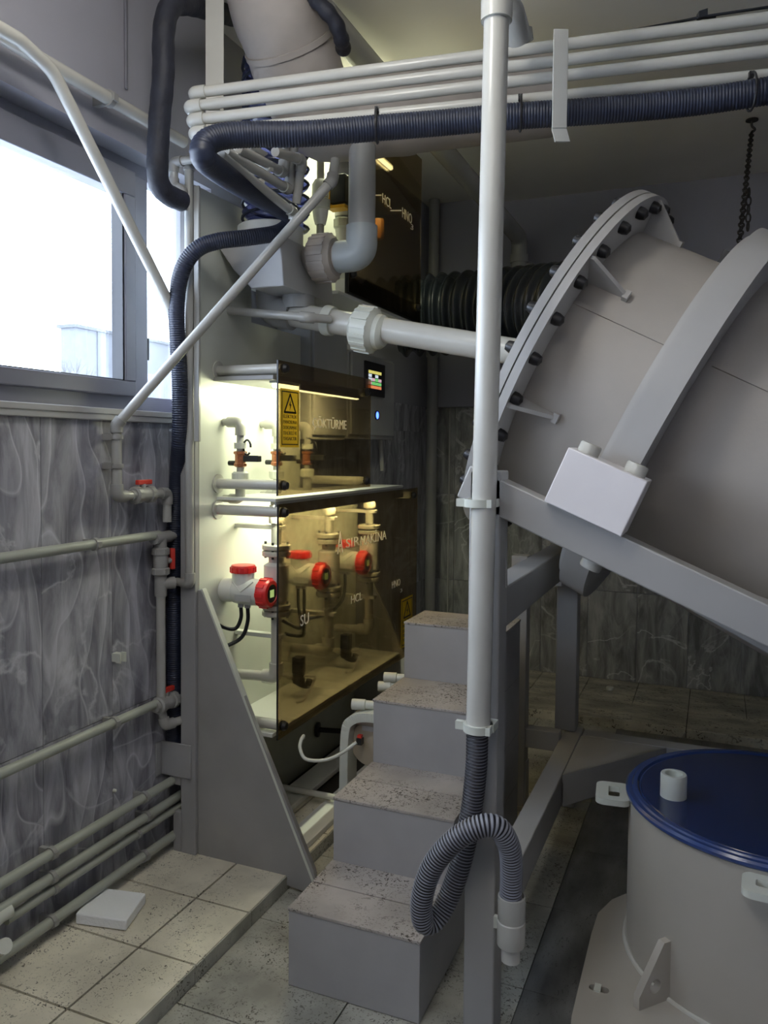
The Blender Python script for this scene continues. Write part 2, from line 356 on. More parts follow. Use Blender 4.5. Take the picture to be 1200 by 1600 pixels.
def pipe(name, label, cat, pts, r, mat='pipe_white', fit='pipe_white', clips=(), wall=None, group=None, sockets=True, fk=1.28, bend=1.6, ends=()):
    """rigid pipe run: the pipe itself plus an elbow part at each corner and clip parts along it"""
    P = [Vector(p) for p in pts]
    root = thing(name, label, cat, P[0], group)
    obj('tube', G().sweep(fillet(P, r*bend), r, 14), mat, root)
    if sockets:
        for i in range(1, len(P)-1):
            a = (P[i-1]-P[i]); b = (P[i+1]-P[i])
            if a.angle(b) > 2.9: continue
            t = r*bend/math.tan(a.angle(b)/2)+r*0.9
            q = fillet([P[i]+a.normalized()*min(t, a.length*.49), P[i], P[i]+b.normalized()*min(t, b.length*.49)], r*bend)
            obj('elbow', G().sweep(q, r*fk, 14), fit, root)
    for e in ends:
        a = P[0] if e == 0 else P[-1]; b = P[1] if e == 0 else P[-2]; d = (b-a).normalized()
        obj('socket', G().lathe([(r*fk, 0), (r*fk, r*2.6)], a, d, 16), fit, root)
    for (s, off) in clips:
        # s: fraction along the straight run, off: vector from the pipe axis to the surface that carries the clip
        tot = sum((P[i+1]-P[i]).length for i in range(len(P)-1)); t = s*tot
        for i in range(len(P)-1):
            L = (P[i+1]-P[i]).length
            if t <= L: break
            t -= L
        d = (P[i+1]-P[i]).normalized(); c = P[i]+d*t; off = Vector(off); g = G()
        g.ring(c, d, r*1.0, r*1.3, r*0.9, 16)
        sd = d.cross(off).normalized()
        g.obox(c+off*0.5+off.normalized()*r*0.5, sd*r*0.9, d*r*0.45, off*0.5-off.normalized()*r*0.5)
        g.obox(c-off.normalized()*r*1.3, sd*r*0.55, d*r*0.5, off.normalized()*r*0.18)
        obj('clip', g, fit, root)
    return root
def nut(parent, c, axis, r, h, mat, name='union_nut', ribs=12):
    c = Vector(c); ax = Vector(axis).normalized(); g = G()
    g.lathe([(r*.80, -h*.62), (r*.86, -h*.55), (r*.9, -h*.5), (r, -h*.42), (r, h*.42), (r*.9, h*.5), (r*.8, h*.62)], c, ax, 28)
    t = Vector((1, 0, 0)) if abs(ax.x) < .9 else Vector((0, 1, 0)); u = ax.cross(t).normalized(); v = ax.cross(u)
    for k in range(ribs):
        a = 2*PI*k/ribs; e = u*math.cos(a)+v*math.sin(a); q = ax.cross(e)
        g.obox(c+e*r*1.0, e*r*.045, q*r*.07, ax*h*.42)
    return obj(name, g, mat, parent)
def corrug(name, label, pts, r, pitch, depth, mat, seg=16, per=4, uvs=False, cat='hose', parent=None, group=None):
    path = resample(catmull(pts), pitch/per)
    fn = lambda L: r+depth*(0.5-0.5*math.cos(2*PI*L/pitch))-depth
    g = G().sweep(path, fn, seg, uvs)
    o = obj(name, g, mat, parent, ang=80)
    if parent is None: tag(o, label, cat, group)
    return o

# text as mesh
def text(body, parent, origin, xdir, ydir, size, mat='lettering', depth=0.0006, align='LEFT', sx=1.0, name='lettering', space=1.0):
    cu = bpy.data.curves.new('t', 'FONT'); cu.body = body; cu.size = size; cu.extrude = depth; cu.align_x = align; cu.space_character = space; cu.resolution_u = 3
    t = bpy.data.objects.new('t', cu); COL.objects.link(t); bpy.context.view_layer.update()
    me = bpy.data.meshes.new_from_object(t.evaluated_get(bpy.context.evaluated_depsgraph_get()))
    bpy.data.objects.remove(t); me.name = name; me.materials.clear(); me.materials.append(M[mat])
    x = Vector(xdir).normalized(); y = Vector(ydir).normalized(); z = x.cross(y); L = origin_of(parent)
    for v in me.vertices: c = v.co.copy(); v.co = Vector(origin)-L+x*c.x*sx+y*c.y+z*c.z
    o = bpy.data.objects.new(name, me); COL.objects.link(o); o.parent = parent
    return o

# plate with holes from 2-D outlines
def holed(name, outer, holes, o0, xd, yd, thick, mat, parent, bevel=0.0):
    cu = bpy.data.curves.new('c', 'CURVE'); cu.dimensions = '2D'; cu.fill_mode = 'BOTH'; cu.extrude = thick/2
    for P in [outer]+list(holes):
        s = cu.splines.new('POLY'); s.points.add(len(P)-1)
        for q, p in zip(s.points, P): q.co = (p[0], p[1], 0, 1)
        s.use_cyclic_u = True
    t = bpy.data.objects.new('c', cu); COL.objects.link(t); bpy.context.view_layer.update()
    me = bpy.data.meshes.new_from_object(t.evaluated_get(bpy.context.evaluated_depsgraph_get())); bpy.data.objects.remove(t)
    x = Vector(xd).normalized(); y = Vector(yd).normalized(); z = x.cross(y)
    g = G(); g.add([Vector(o0)+x*v.co.x+y*v.co.y+z*v.co.z for v in me.vertices], [tuple(p.vertices) for p in me.polygons])
    return obj(name, g, mat, parent, smooth=True, bevel=bevel)
def rrect(x0, y0, x1, y1, r, n=6):
    out = []
    for (cx, cy, a) in ((x1-r, y1-r, 0), (x0+r, y1-r, 90), (x0+r, y0+r, 180), (x1-r, y0+r, 270)):
        for k in range(n+1): t = math.radians(a+90*k/n); out.append((cx+r*math.cos(t), cy+r*math.sin(t)))
    return out
def circ2(cx, cy, r, n=20): return [(cx+r*math.cos(2*PI*k/n), cy+r*math.sin(2*PI*k/n)) for k in range(n)]

# ================================================================ ROOM
RX, RB, RF, H = 4.4, 5.35, -1.6, 3.225
LT = 0.525                                   # outer edge of the raised ledge on the left
fl = struct('floor', G().box((0, RF, -0.06), (RX, RB, -0.008)), 'dark_grout')
def tiles(parent, x0, y0, z, nx, ny, sx, sy, th, mat, gap=0.004, xmax=9, ymax=9):
    for i in range(nx):
        for j in range(ny):
            a, b = x0+i*sx, y0+j*sy; c, d = min(a+sx, xmax), min(b+sy, ymax)
            if c-a < .02 or d-b < .02: continue
            dz = random.uniform(-.0006, .0006)
            gp_ = gap if i < 2 else .0012
            obj('tile', G().box((a+gp_/2, b+gp_/2, z-th), (c-gp_/2, d-gp_/2, z+(dz if i < 2 else 0))), mat if i < 2 else 'dark_floor_tile', parent, smooth=False)
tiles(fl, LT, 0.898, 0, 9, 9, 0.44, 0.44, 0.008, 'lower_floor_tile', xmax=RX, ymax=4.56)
# left wall in pieces round the window opening
WZ0, WZ1, WY0, WY1 = 1.675, 2.575, -1.95+.45, 2.70
wl = G(); wl.box((-0.2, RF, -0.06), (-0.008, RB, WZ0)).box((-0.2, RF, WZ1), (0.0, RB, H)).box((-0.2, WY1, WZ0), (0.0, RB, WZ1)).box((-0.2, RF, WZ0), (0.0, WY0, WZ1))
wall_l = struct('wall_left', wl, 'wall_paint', smooth=False)
rows = [(0.052, 0.633), (0.633, 1.235), (1.235, 1.665)]
for (z0, z1) in rows:
    y = 2.125-0.305*5
    while y < RB-.01:
        e = min(y+0.305, RB)
        if e-y > .03: obj('tile', G().box((-0.008, y+.0012, z0+.0012), (random.uniform(-.0006, .0006), e-.0012, z1-.0012)), 'marble_left', wall_l, smooth=False)
        y += 0.305
z0, z1 = 1.665, 1.84
y = 2.465
while y < RB-.01:
    e = min(y+0.305, RB); obj('tile', G().box((-0.0, y+.0012, z0+.0012), (0.002, e-.0012, z1)), 'marble_left', wall_l, smooth=False); y += 0.305
obj('groove_strip', G().box((0, 2.195, 2.76), (0.010, 2.207, H)), 'window_frame', wall_l, bevel=.003)  # dark raised strip standing in for a groove in the wall
wall_b = struct('wall_back', G().box((-0.2, RB, -0.06), (RX+.2, RB+.2, H)), 'wall_paint', smooth=False)
for (z0, z1) in [(0.052, 0.632), (0.632, 1.235), (1.235, 1.84)]:
    x = 0.193-0.31
    while x < RX:
        a = max(x, 0); e = min(x+.31, RX)
        if e-a > .03: obj('tile', G().box((a+.002, RB-.010+random.uniform(-.0008, .0008), z0+.002), (e-.002, RB, z1-.002)), 'marble_back', wall_b, smooth=False)
        x += .31
# shallow column in the back wall by the corner
cpx0, cpx1 = 0.10, 0.40
struct('wall_back_column', G().box((0.10, RB-0.12, 1.84), (0.40, RB, H)), 'wall_paint', smooth=False)
struct('wall_right', G().box((RX, RF, -0.06), (RX+.2, RB, H)), 'wall_paint', smooth=False)
struct('wall_front', G().box((-0.2, RF-.2, -0.06), (RX+.2, RF, H)), 'wall_paint', smooth=False)
struct('ceiling', G().box((-0.2, RF-.2, H), (RX+.2, RB+.2, H+.12)), 'ceiling_paint', smooth=False)
# raised tiled ledge on the left and at the back
led = struct('trim_1', G().box((0, RF, -0.008), (LT-.012, RB, 0.040)), 'dark_grout', smooth=False)
for (xa, xb) in ((0.0, 0.317), (0.317, LT-.001)):
    y = 1.587-0.285*6
    while y < 2.95:
        obj('tile', G().box((xa+.004, y+.004, 0.036), (xb-.0035, y+.2815, 0.050+random.uniform(-.0005, .0005))), 'floor_tile', led, smooth=False); y += .285
y = 0.95
while y < 3.2:
    obj('edge_tile', G().box((LT-.012, y+.0015, -0.006), (LT, y+.3035, 0.047)), 'lower_floor_tile', led, smooth=False); y += .305
led2 = struct('trim_2', G().box((LT, 4.56, -0.008), (RX, RB, 0.040)), 'dark_grout', smooth=False)
x = LT
while x < RX-.05:
    e = min(x+.31, RX)
    obj('tile', G().box((x+.002, 4.86, 0.036), (e-.002, RB-.01, 0.052)), 'back_ledge_tile', led2, smooth=False)
    x += .31
x = LT
while x < RX-.05:
    e = min(x+.62, RX); obj('kerb_stone', G().box((x+.002, 4.55, -0.006), (e-.002, 4.857, 0.050)), 'back_ledge_tile', led2, smooth=False, bevel=.004); x += .62

# ---- window on the left wall
wf = G(); XF = -0.145
wf.box((XF, WY0, WZ0), (XF+.06, WY1, WZ0+.06)).box((XF, WY0, WZ1-.05), (XF+.06, WY1, WZ1)).box((XF, WY1-.035, WZ0+.06), (XF+.06, WY1, WZ1-.05)).box((XF, WY0, WZ0+.06), (XF+.06, WY0+.05, WZ1-.05))
win = struct('window_1', wf, 'window_frame', bevel=.003)
obj('mullion', G().box((XF+.0, 2.326, WZ0+.061), (XF+.075, 2.40, WZ1-.051)), 'window_frame', win, bevel=.003)
obj('mullion', G().box((XF+.0, 0.30, WZ0+.061), (XF+.062, 0.399, WZ1-.051)), 'window_frame', win, bevel=.003)
sa = G()
for (a, b) in ((0.40, 2.325),):
    sa.box((XF+.02, a, WZ0+.055), (XF+.085, b, WZ0+.108)).box((XF+.02, a, WZ1-.135), (XF+.085, b, WZ1-.045)).box((XF+.02, b-.055, WZ0+.108), (XF+.085, b, WZ1-.135)).box((XF+.02, a, WZ0+.108), (XF+.085, a+.07, WZ1-.135))
sash = obj('sash', sa, 'window_frame', win, bevel=.004)
obj('gasket', G().box((XF+.03, 2.262, WZ0+.108), (XF+.078, 2.270, WZ1-.135)).box((XF+.03, .47, WZ0+.106), (XF+.078, 2.27, WZ0+.112)), 'black_rubber', sash)
obj('hinge', G().box((XF+.060, 2.401, 1.87), (XF+.074, 2.409, 1.95)), 'black_plastic', win)
for (a, b, z_a, z_b) in ((0.46, 2.28, WZ0+.10, WZ1-.13), (2.39, WY1-.03, WZ0+.05, WZ1-.04), (WY0+.04, 0.31, WZ0+.05, WZ1-.04)):
    obj('pane', G().box((XF+.040, a, z_a), (XF+.046, b, z_b)), 'window_glass', win, smooth=False)
obj('sill', G().box((-0.2, WY0, 1.655), (0.022, 2.45, 1.676)).box((0.0, WY0, 1.635), (0.018, 2.45, 1.664)), 'sill_grey', win, bevel=.003)

# ---- outside, seen faintly through the bright glass
struct('ground_outside', G().box((-60, -30, -0.9), (-0.25, 60, -0.8)), 'outside_ground')
bA = X(118, 545, -9.0); bB = X(250, 545, -9.0); bT = X(120, 512, -9.0)
bld = thing('building', 'pale flat-roofed building seen through the bright window', 'building', (-9.5, bA.y, -0.8))
obj('wall', G().box((-9.35, bA.y, -0.8), (-9.0, bA.y+4.2, bT.z)), 'outside_wall', bld)
obj('parapet', G().box((-9.4, bA.y-.05, bT.z+.001), (-8.95, bA.y+4.25, bT.z+.06)), 'outside_trim', bld)
obj('corner_strip', G().box((-9.0, bA.y+.55, -0.8), (-8.98, bA.y+.60, bT.z)), 'outside_trim', bld)
def bare_tree(px, py_top, dist_x, label, s):
    b = X(px, 700, dist_x); t = X(px, py_top, dist_x)
    root = V(b.x, b.y, -0.8); g = G(); rnd = random.Random(s)
    def br(p, d, L, r_, lev):
        q = p+d*L; g.cyl(p, q, r_, 5, r_*.6)
        if lev == 0: return
        for k in range(3):
            nd = (d+Vector((rnd.uniform(-.6, .6), rnd.uniform(-.6, .6), rnd.uniform(-.1, .5)))).normalized(); br(q, nd, L*.62, r_*.55, lev-1)
    Hh = t.z+0.8; br(root, V(0, 0, 1), Hh*.38, .035, 4)
    tag(obj('bare_tree', g, 'bark'), label, 'tree')
bare_tree(112, 520, -8.0, 'leafless thin tree outside beside the pale building', 3)
bare_tree(60, 570, -7.0, 'low leafless shrub-like tree at the lower left of the window view', 5)

# ================================================================ PROCESS STAND (the plate on the left with gussets and shelves)
PX = 0.15
st = thing('process_stand', 'tall grey plastic stand plate with triangular gussets behind tinted covers', 'machine stand', (0.15, 3.1, 0.05))
obj('back_plate', G().box((0.115, 2.41, 0.488), (PX, 3.80, 1.36)).box((0.115, 2.41, 1.36), (PX, 3.17, 2.05)), 'plate_white', st, smooth=False)
obj('lower_plate', G().box((0.115, 2.41, 0.05), (PX, 3.80, 0.487)), 'plate_shaded_grey', st, smooth=False)
obj('edge_post', G().box((0.085, 2.385, 0.05), (0.15, 2.409, 2.48)), 'machine_grey', st, bevel=.003)
obj('upper_plate', G().box((0.115, 2.41, 2.05), (PX, 2.76, 2.48)).box((0.115, 2.76, 2.19), (PX, 3.52, 3.10)), 'plate_white', st, smooth=False)
def gusset(y, nm='gusset'):
    return obj(nm, G().prism([(0.15, y, 1.03), (0.165, y, 1.03), (0.63, y, 0.09), (0.645, y, 0.05 if y > 3 else 0.002), (0.15, y, 0.05)], (0, 0.02, 0)), 'gusset_grey', st, bevel=.002)
gusset(2.40); gusset(3.78)
g = G(); n_ = 1
obj('gusset_lip', G().prism([(0.165, 2.398, 1.035), (0.172, 2.398, 1.035), (0.652, 2.398, 0.012), (0.642, 2.398, 0.012)], (0, .024, 0)), 'plate_white', st)
obj('shelf', G().box((PX, 2.50, 0.488), (0.405, 3.78, 0.503)), 'cream_plastic', st, bevel=.002)
obj('lower_roof', G().box((PX, 2.52, 1.352), (0.405, 3.80, 1.364)), 'cream_plastic', st, bevel=.002)
obj('upper_roof', G().box((PX, 2.50, 1.795), (0.405, 3.30, 1.812)), 'machine_grey', st, bevel=.002)
obj('mask_lip', G().box((0.400, 2.70, 1.772), (0.406, 3.30, 1.795)), 'machine_grey', st)  # lip added to hide the tube behind the cover
obj('mask_lip', G().box((0.400, 2.52, 1.302), (0.406, 3.80, 1.352)), 'machine_grey', st)  # lip added to hide the tube and leave a dark band
obj('blind_strip', G().box((0.415, 3.07, 2.206), (0.424, 3.94, 2.30)), 'black_plastic', st)
obj('top_roof', G().box((PX, 2.95, 3.03), (0.30, 3.95, 3.045)), 'cream_plastic', st, bevel=.002)
obj('top_floor', G().box((PX, 3.00, 2.19), (0.42, 3.95, 2.205)), 'cream_plastic', st, bevel=.002)
obj('wall_bracket', G().box((0.001, 2.376, 0.335), (0.135, 2.384, 0.46)).box((0.001, 2.345, 0.335), (0.007, 2.376, 0.46)), 'machine_grey', st, bevel=.002)
obj('foot_block', G().box((0.05, 2.386, 0.05), (0.084, 2.41, 0.20)), 'machine_grey', st, bevel=.002)
obj('foot_block', G().box((0.05, 2.386, 0.30), (0.084, 2.41, 0.334)), 'machine_grey', st, bevel=.002)
for (a, b) in ((0.19, 0.30), (0.40, 0.505)):
    obj('base_rail', G().box((a, 2.44, 0.052), (b, 3.78, 0.075)), 'cream_plastic', st, bevel=.003)
obj('tie_rod', G().cyl((0.16, 2.93, .10), (0.62, 2.93, .10), .013), 'pipe_white', st)
fr = G(); c = X(495, 1140, PX); fr.lathe([(.035, 0), (.035, .012), (.012, .012), (.012, .28)], c, (1, 0.25, 0), 20)
obj('rod_flange', fr, 'black_plastic', st)

# ---------------------------------------------------------------- tinted covers
AX = 0.43
def cover(label, y0, y1, z0, z1, rods, cham=0.0):
    t = thing('tinted_cover', label, 'cover', (AX, y0, z0), 'tinted acrylic covers of the process stand')
    P = [(AX, y0, z0), (AX, y1, z0+cham), (AX, y1, z1), (AX, y0, z1)]
    obj('sheet', G().prism(P, (0.005, 0, 0)), 'acrylic', t, smooth=False)
    obj('edge', G().box((AX-.0005, y0-.003, z0), (AX+.0055, y0, z1)), 'black_plastic', t)
    for (y, z, dark) in rods:
        obj('standoff', G().lathe([(.036, 0), (.036, .006), (.019, .006), (.019, AX-PX-.001)], (PX+.001, y, z), (1, 0, 0), 20), 'pipe_white', t)
        obj('cap_nut', G().lathe([(.017, -.004), (.019, 0.005), (.013, .016), (0, .018)], (AX+.0052, y, z), (1, 0, 0), 12), 'black_plastic', t)
    return t
co_low = cover('largest tinted cover, over the three red-capped meters', 2.49, 3.93, 0.487, 1.346, [(2.525, 1.315, 0), (2.525, .53, 0), (3.86, 1.31, 0)])
co_mid = cover('middle tinted cover with the yellow electric warning sign', 2.485, 3.31, 1.377, 1.862, [(2.525, 1.835, 0), (2.525, 1.413, 0), (3.26, 1.405, 0), (3.26, 1.80, 0)])
co_top = cover('highest tinted cover, dark, beside the thick grey elbow', 3.068, 3.946, 2.21, 3.05, [(3.10, 2.29, 0), (3.90, 2.28, 0)])
YD, ZD = (0, 1, 0), (0, 0, 1)
TX = AX+.0062
def on(px, py): return X(px, py, TX)
def word(body, par, pA, pB, h, **k):
    """lettering starting at pixel pA and reaching pB along the cover (they fix its place on the sheet)"""
    a = on(*pA); b = on(*pB); o = text(body, par, a, YD, ZD, h, **k)
    wd = max(v.co.y for v in o.data.vertices)-min(v.co.y for v in o.data.vertices); f = (b.y-a.y)/wd; o0 = a-origin_of(par)
    for v in o.data.vertices: v.co.y = o0.y+(v.co.y-o0.y)*f
    return o
word('ÇÖKTÜRME', co_mid, (488, 668), (541, 666), 0.055)
aw = on(527, 866); text('A', co_low, aw, YD, ZD, 0.135, sx=.62); word('SIR', co_low, (540, 857), (561, 853), 0.058); word('MAKİNA', co_low, (563, 853), (603, 845), 0.060)
word('SU', co_low, (469, 979), (482, 976), .060); word('HCL', co_low, (548, 944), (565, 940), .05)
word('HNO', co_low, (612, 920), (625, 917), .05); word('3', co_low, (625, 926), (628, 925), .025)
word('HCL', co_top, (597, 316), (611, 322), .062); word('HNO', co_top, (628, 339), (643, 350), .07); word('3', co_top, (641, 357), (645, 358), .04)
for (a, b) in (((585, 305), (596, 305)), ((610, 329), (627, 329))):
    p, q = on(*a), on(*b); obj('lettering', G().prism([p-V(0, 0, .003), q-V(0, 0, .003), q+V(0, 0, .003), p+V(0, 0, .003)], (.001, 0, 0)), 'lettering', co_top)
def warning(par, pA, pB, lines, label):
    a, b = on(*pA), on(*pB); y0, y1, z1, z0 = a.y, b.y, a.z, b.z; W = y1-y0; Hh = z1-z0
    s = obj('warning_sign', G().add([(TX, y0, z0), (TX, y1, z0), (TX, y1, z1), (TX, y0, z1)], [(0, 1, 2, 3)]), 'sign_yellow', par, smooth=False); s['label'] = label
    x = TX+.0014; bt = W*.03; m = W*.06; g = G()
    for (ya, yb, za, zb) in ((y0+m, y1-m, z1-m-bt, z1-m), (y0+m, y1-m, z0+m, z0+m+bt), (y0+m, y0+m+bt, z0+m, z1-m), (y1-m-bt, y1-m, z0+m, z1-m)): g.box((x, ya, za), (x+.0004, yb, zb))
    cy = (y0+y1)/2; tb = z0+Hh*.60; tt = z0+Hh*.91; hw = W*.30; th = W*.055
    tri = [V(x, cy-hw, tb), V(x, cy+hw, tb), V(x, cy, tt)]
    for i in range(3):
        p, q = tri[i], tri[(i+1) % 3]; d = (q-p).normalized(); nn = V(1, 0, 0).cross(d); g.prism([p-d*th*.4-nn*th/2, q+d*th*.4-nn*th/2, q+d*th*.4+nn*th/2, p-d*th*.4+nn*th/2], (.0004, 0, 0))
    k = W*.11; zc = tb+(tt-tb)*.40; u = (tt-tb)
    g.prism([V(x, cy+k*.35, zc+u*.28), V(x, cy-k*.55, zc-u*.02), V(x, cy-k*.02, zc-u*.01), V(x, cy-k*.3, zc-u*.30), V(x, cy+k*.65, zc+u*.06), V(x, cy+k*.12, zc+u*.05)], (.0004, 0, 0))
    obj('symbol', g, 'sign_black', s, smooth=False)
    n = len(lines)
    for i, L in enumerate(lines):
        o = text(L, s, V(x, cy, z0+Hh*(.50-.095*i)), YD, ZD, Hh*.085, 'sign_black', .0003, 'CENTER', name='symbol_text')
        ys = [v.co.y for v in o.data.vertices]; c0 = (max(ys)+min(ys))/2; f = W*.72/(max(ys)-min(ys))
        for v in o.data.vertices: v.co.y = c0+(v.co.y-c0)*f
LN = ['ELEKTRİK', 'PANOSUNA', 'DOKUNMAK', 'TEHLİKELİ VE', 'YASAKTIR']
warning(co_mid, (438, 606), (467, 699), LN, 'yellow warning sign with black lightning triangle')
warning(co_low, (627, 937), (644, 1003), LN, 'small yellow warning sign with black triangle')

# ---------------------------------------------------------------- LED lamps of the stand (tube, housing and its own light)
def led(label, x, y0, y1, z, power, tilt=20):
    t = thing('led_tube_lamp', label, 'lamp', (x, y0, z), 'led tube lamps inside the process stand')
    obj('housing', G().box((x-.016, y0, z-.004), (x+.016, y1, z+.008)), 'plate_white', t, bevel=.002)
    obj('glow_tube', G().cyl((x, y0+.01, z-.012), (x, y1-.01, z-.012), .010, 12), 'led_tube', t)
    a = area('led_lamp_light', (x-.004, (y0+y1)/2, z-.026), (-.35, 0, -1), .02, y1-y0-.04, power, (0.98, 1.0, 0.68))
    # area size_y must run along Y
    c_, s_2 = math.cos(math.radians(tilt)), math.sin(math.radians(tilt)); a.rotation_euler = Matrix(((c_, 0, s_2), (0, 1, 0), (-s_2, 0, c_))).to_euler()
    return t
led('short tube lamp under the roof shelf of the middle cover', .380, 2.54, 3.29, 1.790, 5.8, 42)
led('longest tube lamp above the red-capped meters', .375, 2.56, 3.75, 1.342, 9.6)
area('led_lamp_spill', (.375, 3.36, 2.965), (.7, 0, 1), .02, .7, 2.0, (0.98, 1.0, 0.70))
led('top tube lamp glowing behind the highest cover', .36, 3.0, 3.72, 2.95, 5.0)

# ---------------------------------------------------------------- flow meters on their vertical pipes
def meter(Yt, label, glabel, first):
    Xm = .33; zb = 1.005
    t = thing('flow_meter', label, 'flow meter', (Xm, Yt, .905), 'flow meters with red caps')
    obj('sensor_body', G().lathe([(.030, .93), (.030, .955), (.048, .965), (.048, 1.10), (.030, 1.11), (.030, 1.14)], (Xm, Yt, 0), ZD, 24), 'meter_white', t)
    for z in (.905, .93, 1.135, 1.16): obj('flange', G().lathe([(.052, 0), (.055, .003), (.055, .017), (.052, .020)], (Xm, Yt, z), ZD, 28), 'pipe_white', t)
    for z in (.896, 1.126):
        for k in range(8):
            a = 2*PI*k/8+.2; obj('bolt', G().cyl((Xm+.044*math.cos(a), Yt+.044*math.sin(a), z), (Xm+.044*math.cos(a), Yt+.044*math.sin(a), z+.064), .005, 6), 'black_plastic', t) if k % 2 == 0 else None
    yb = Yt-.085
    obj('wall_mount', G().lathe([(.045, 0), (.045, .035), (.035, .055)], (PX+.001, yb, zb), (1, 0, 0), 24), 'cream_plastic', t)
    hb = G(); hb.lathe([(.030, .045), (.047, .055), (.050, .075), (.050, .165)], (PX, yb, zb), (1, 0, 0), 28)
    hb.lathe([(.042, 0), (.042, .065)], (PX+.085, yb, zb+.01), ZD, 28)
    hb.cyl((PX+.10, yb, zb), (Xm, Yt, zb+.02), .025, 12)
    body = obj('housing', hb, 'meter_white', t)
    obj('rating_plate', G().obox((PX+.115, yb-.0495, zb-.016), (.035, 0, 0), (0, .002, 0), (0, 0, .012)), 'cabinet_grey', body)
    vr = G(); c0 = V(PX+.105, yb-.049, zb+.006)
    vr.sweep([c0+V(-.045, .012, .035), c0, c0+V(.05, .006, .04)], .003, 6); obj('ridge', vr, 'meter_white', body)
    rc = G().lathe([(.045, 0), (.047, .002), (.047, .022), (.044, .028), (.030, .030)], (PX+.085, yb, zb+.072), ZD, 32)
    for k in range(12):
        a = 2*PI*k/12; rc.obox((PX+.085+.047*math.cos(a), yb+.047*math.sin(a), zb+.083), (.003*math.cos(a), .003*math.sin(a), 0), (-.006*math.sin(a), .006*math.cos(a), 0), (0, 0, .010))
    obj('top_cap', rc, 'red_cap', t)['label'] = 'red screw cap on top'
    fc = G().lathe([(.050, 0), (.055, .004), (.055, .036), (.048, .046), (.036, .048), (.034, .043), (0, .043)], (PX+.165, yb, zb), (1, 0, 0), 32)
    for k in range(10):
        a = 2*PI*k/10; fc.obox((PX+.185, yb+.055*math.cos(a), zb+.055*math.sin(a)), (.016, 0, 0), (0, .003*math.cos(a), .003*math.sin(a)), (0, -.007*math.sin(a), .007*math.cos(a)))
    cap = obj('display_cap', fc, 'red_cap', t); cap['label'] = 'red front cap with round display'
    obj('display', G().lathe([(.034, 0), (.034, .002)], (PX+.2085, yb, zb), (1, 0, 0), 24), 'black_plastic', cap)
    obj('readout', G().box((PX+.2110, yb-.014, zb-.014), (PX+.2115, yb+.014, zb+.014)), 'display_green', cap)
    for k, dx in enumerate((.055, .085)):
        obj('cable_gland', G().lathe([(.012, -.062), (.012, -.045), (.015, -.045), (.015, -.030)], (PX+.02+dx, yb, zb), ZD, 10), 'cabinet_grey', t)
    # vertical pipe with brackets and bottom elbow
    p = thing('riser_pipe', glabel, 'pipe', (Xm, Yt, .63), 'pipes inside the process stand')
    obj('tube', G().sweep(fillet([(Xm, Yt, .904), (Xm, Yt, .665), (PX+.001, Yt, .655)], .03), .020, 14), 'pipe_white', p)
    obj('tube', G().cyl((Xm, Yt, 1.181), (Xm, Yt, 1.35), .020), 'pipe_white', p)
    obj('elbow', G().sweep(fillet([(Xm, Yt, .72), (Xm, Yt, .665), (Xm-.055, Yt, .6625)], .03), .027, 14), 'pipe_white', p)
    obj('collar', G().lathe([(.030, 0), (.030, .02), (.024, .03)], (Xm, Yt, 1.262), ZD, 16), 'pipe_white', p)
    obj('collar', G().lathe([(.027, 0), (.027, .03)], (Xm, Yt, 1.3), ZD, 16), 'pipe_white', p)
    for z in (.825, 1.245):
        obj('bracket', G().box((PX+.001, Yt-.016, z-.008), (Xm+.034, Yt+.016, z+.008)), 'cream_plastic', p, bevel=.002)
    return t
meter(2.655, 'nearest red-capped flow meter, half outside the tinted cover', 'nearest vertical riser pipe, at the edge of the tinted cover', True)
meter(3.105, 'middle red-capped flow meter behind the tinted cover', 'middle vertical riser pipe behind the tinted cover', False)
meter(3.545, 'farthest red-capped flow meter behind the tinted cover lettering', 'farthest vertical riser pipe behind the tinted cover', False)
cb = [('left black cable drooping from the nearest meter', [(PX+.075, 2.57, .945), (PX+.075, 2.57, .90), (PX+.055, 2.56, .86), (PX+.02, 2.52, .875), (PX+.012, 2.44, .925)]),
      ('right black cable drooping lower from the nearest meter', [(PX+.105, 2.57, .945), (PX+.105, 2.57, .89), (PX+.085, 2.56, .83), (PX+.04, 2.52, .80), (PX+.02, 2.44, .80)]),
      ('left black cable below the middle meter', [(PX+.075, 3.02, .945), (PX+.078, 3.02, .86), (PX+.085, 3.03, .79), (PX+.07, 3.04, .765), (PX+.03, 3.03, .78), (PX+.012, 3.00, .80)]),
      ('right black cable below the middle meter', [(PX+.105, 3.02, .945), (PX+.105, 3.02, .86), (PX+.10, 3.03, .77), (PX+.08, 3.05, .73), (PX+.03, 3.04, .73), (PX+.012, 3.02, .74)]),
      ('black cable below the farthest meter', [(PX+.09, 3.46, .945), (PX+.09, 3.46, .88), (PX+.10, 3.40, .82), (PX+.08, 3.30, .78), (PX+.03, 3.22, .77), (PX+.012, 3.18, .77)])]
for L, P in cb: tag(obj('signal_cable', G().sweep(catmull(P, 8), .0075, 10), 'black_rubber'), L, 'cable', 'signal cables of the flow meters')

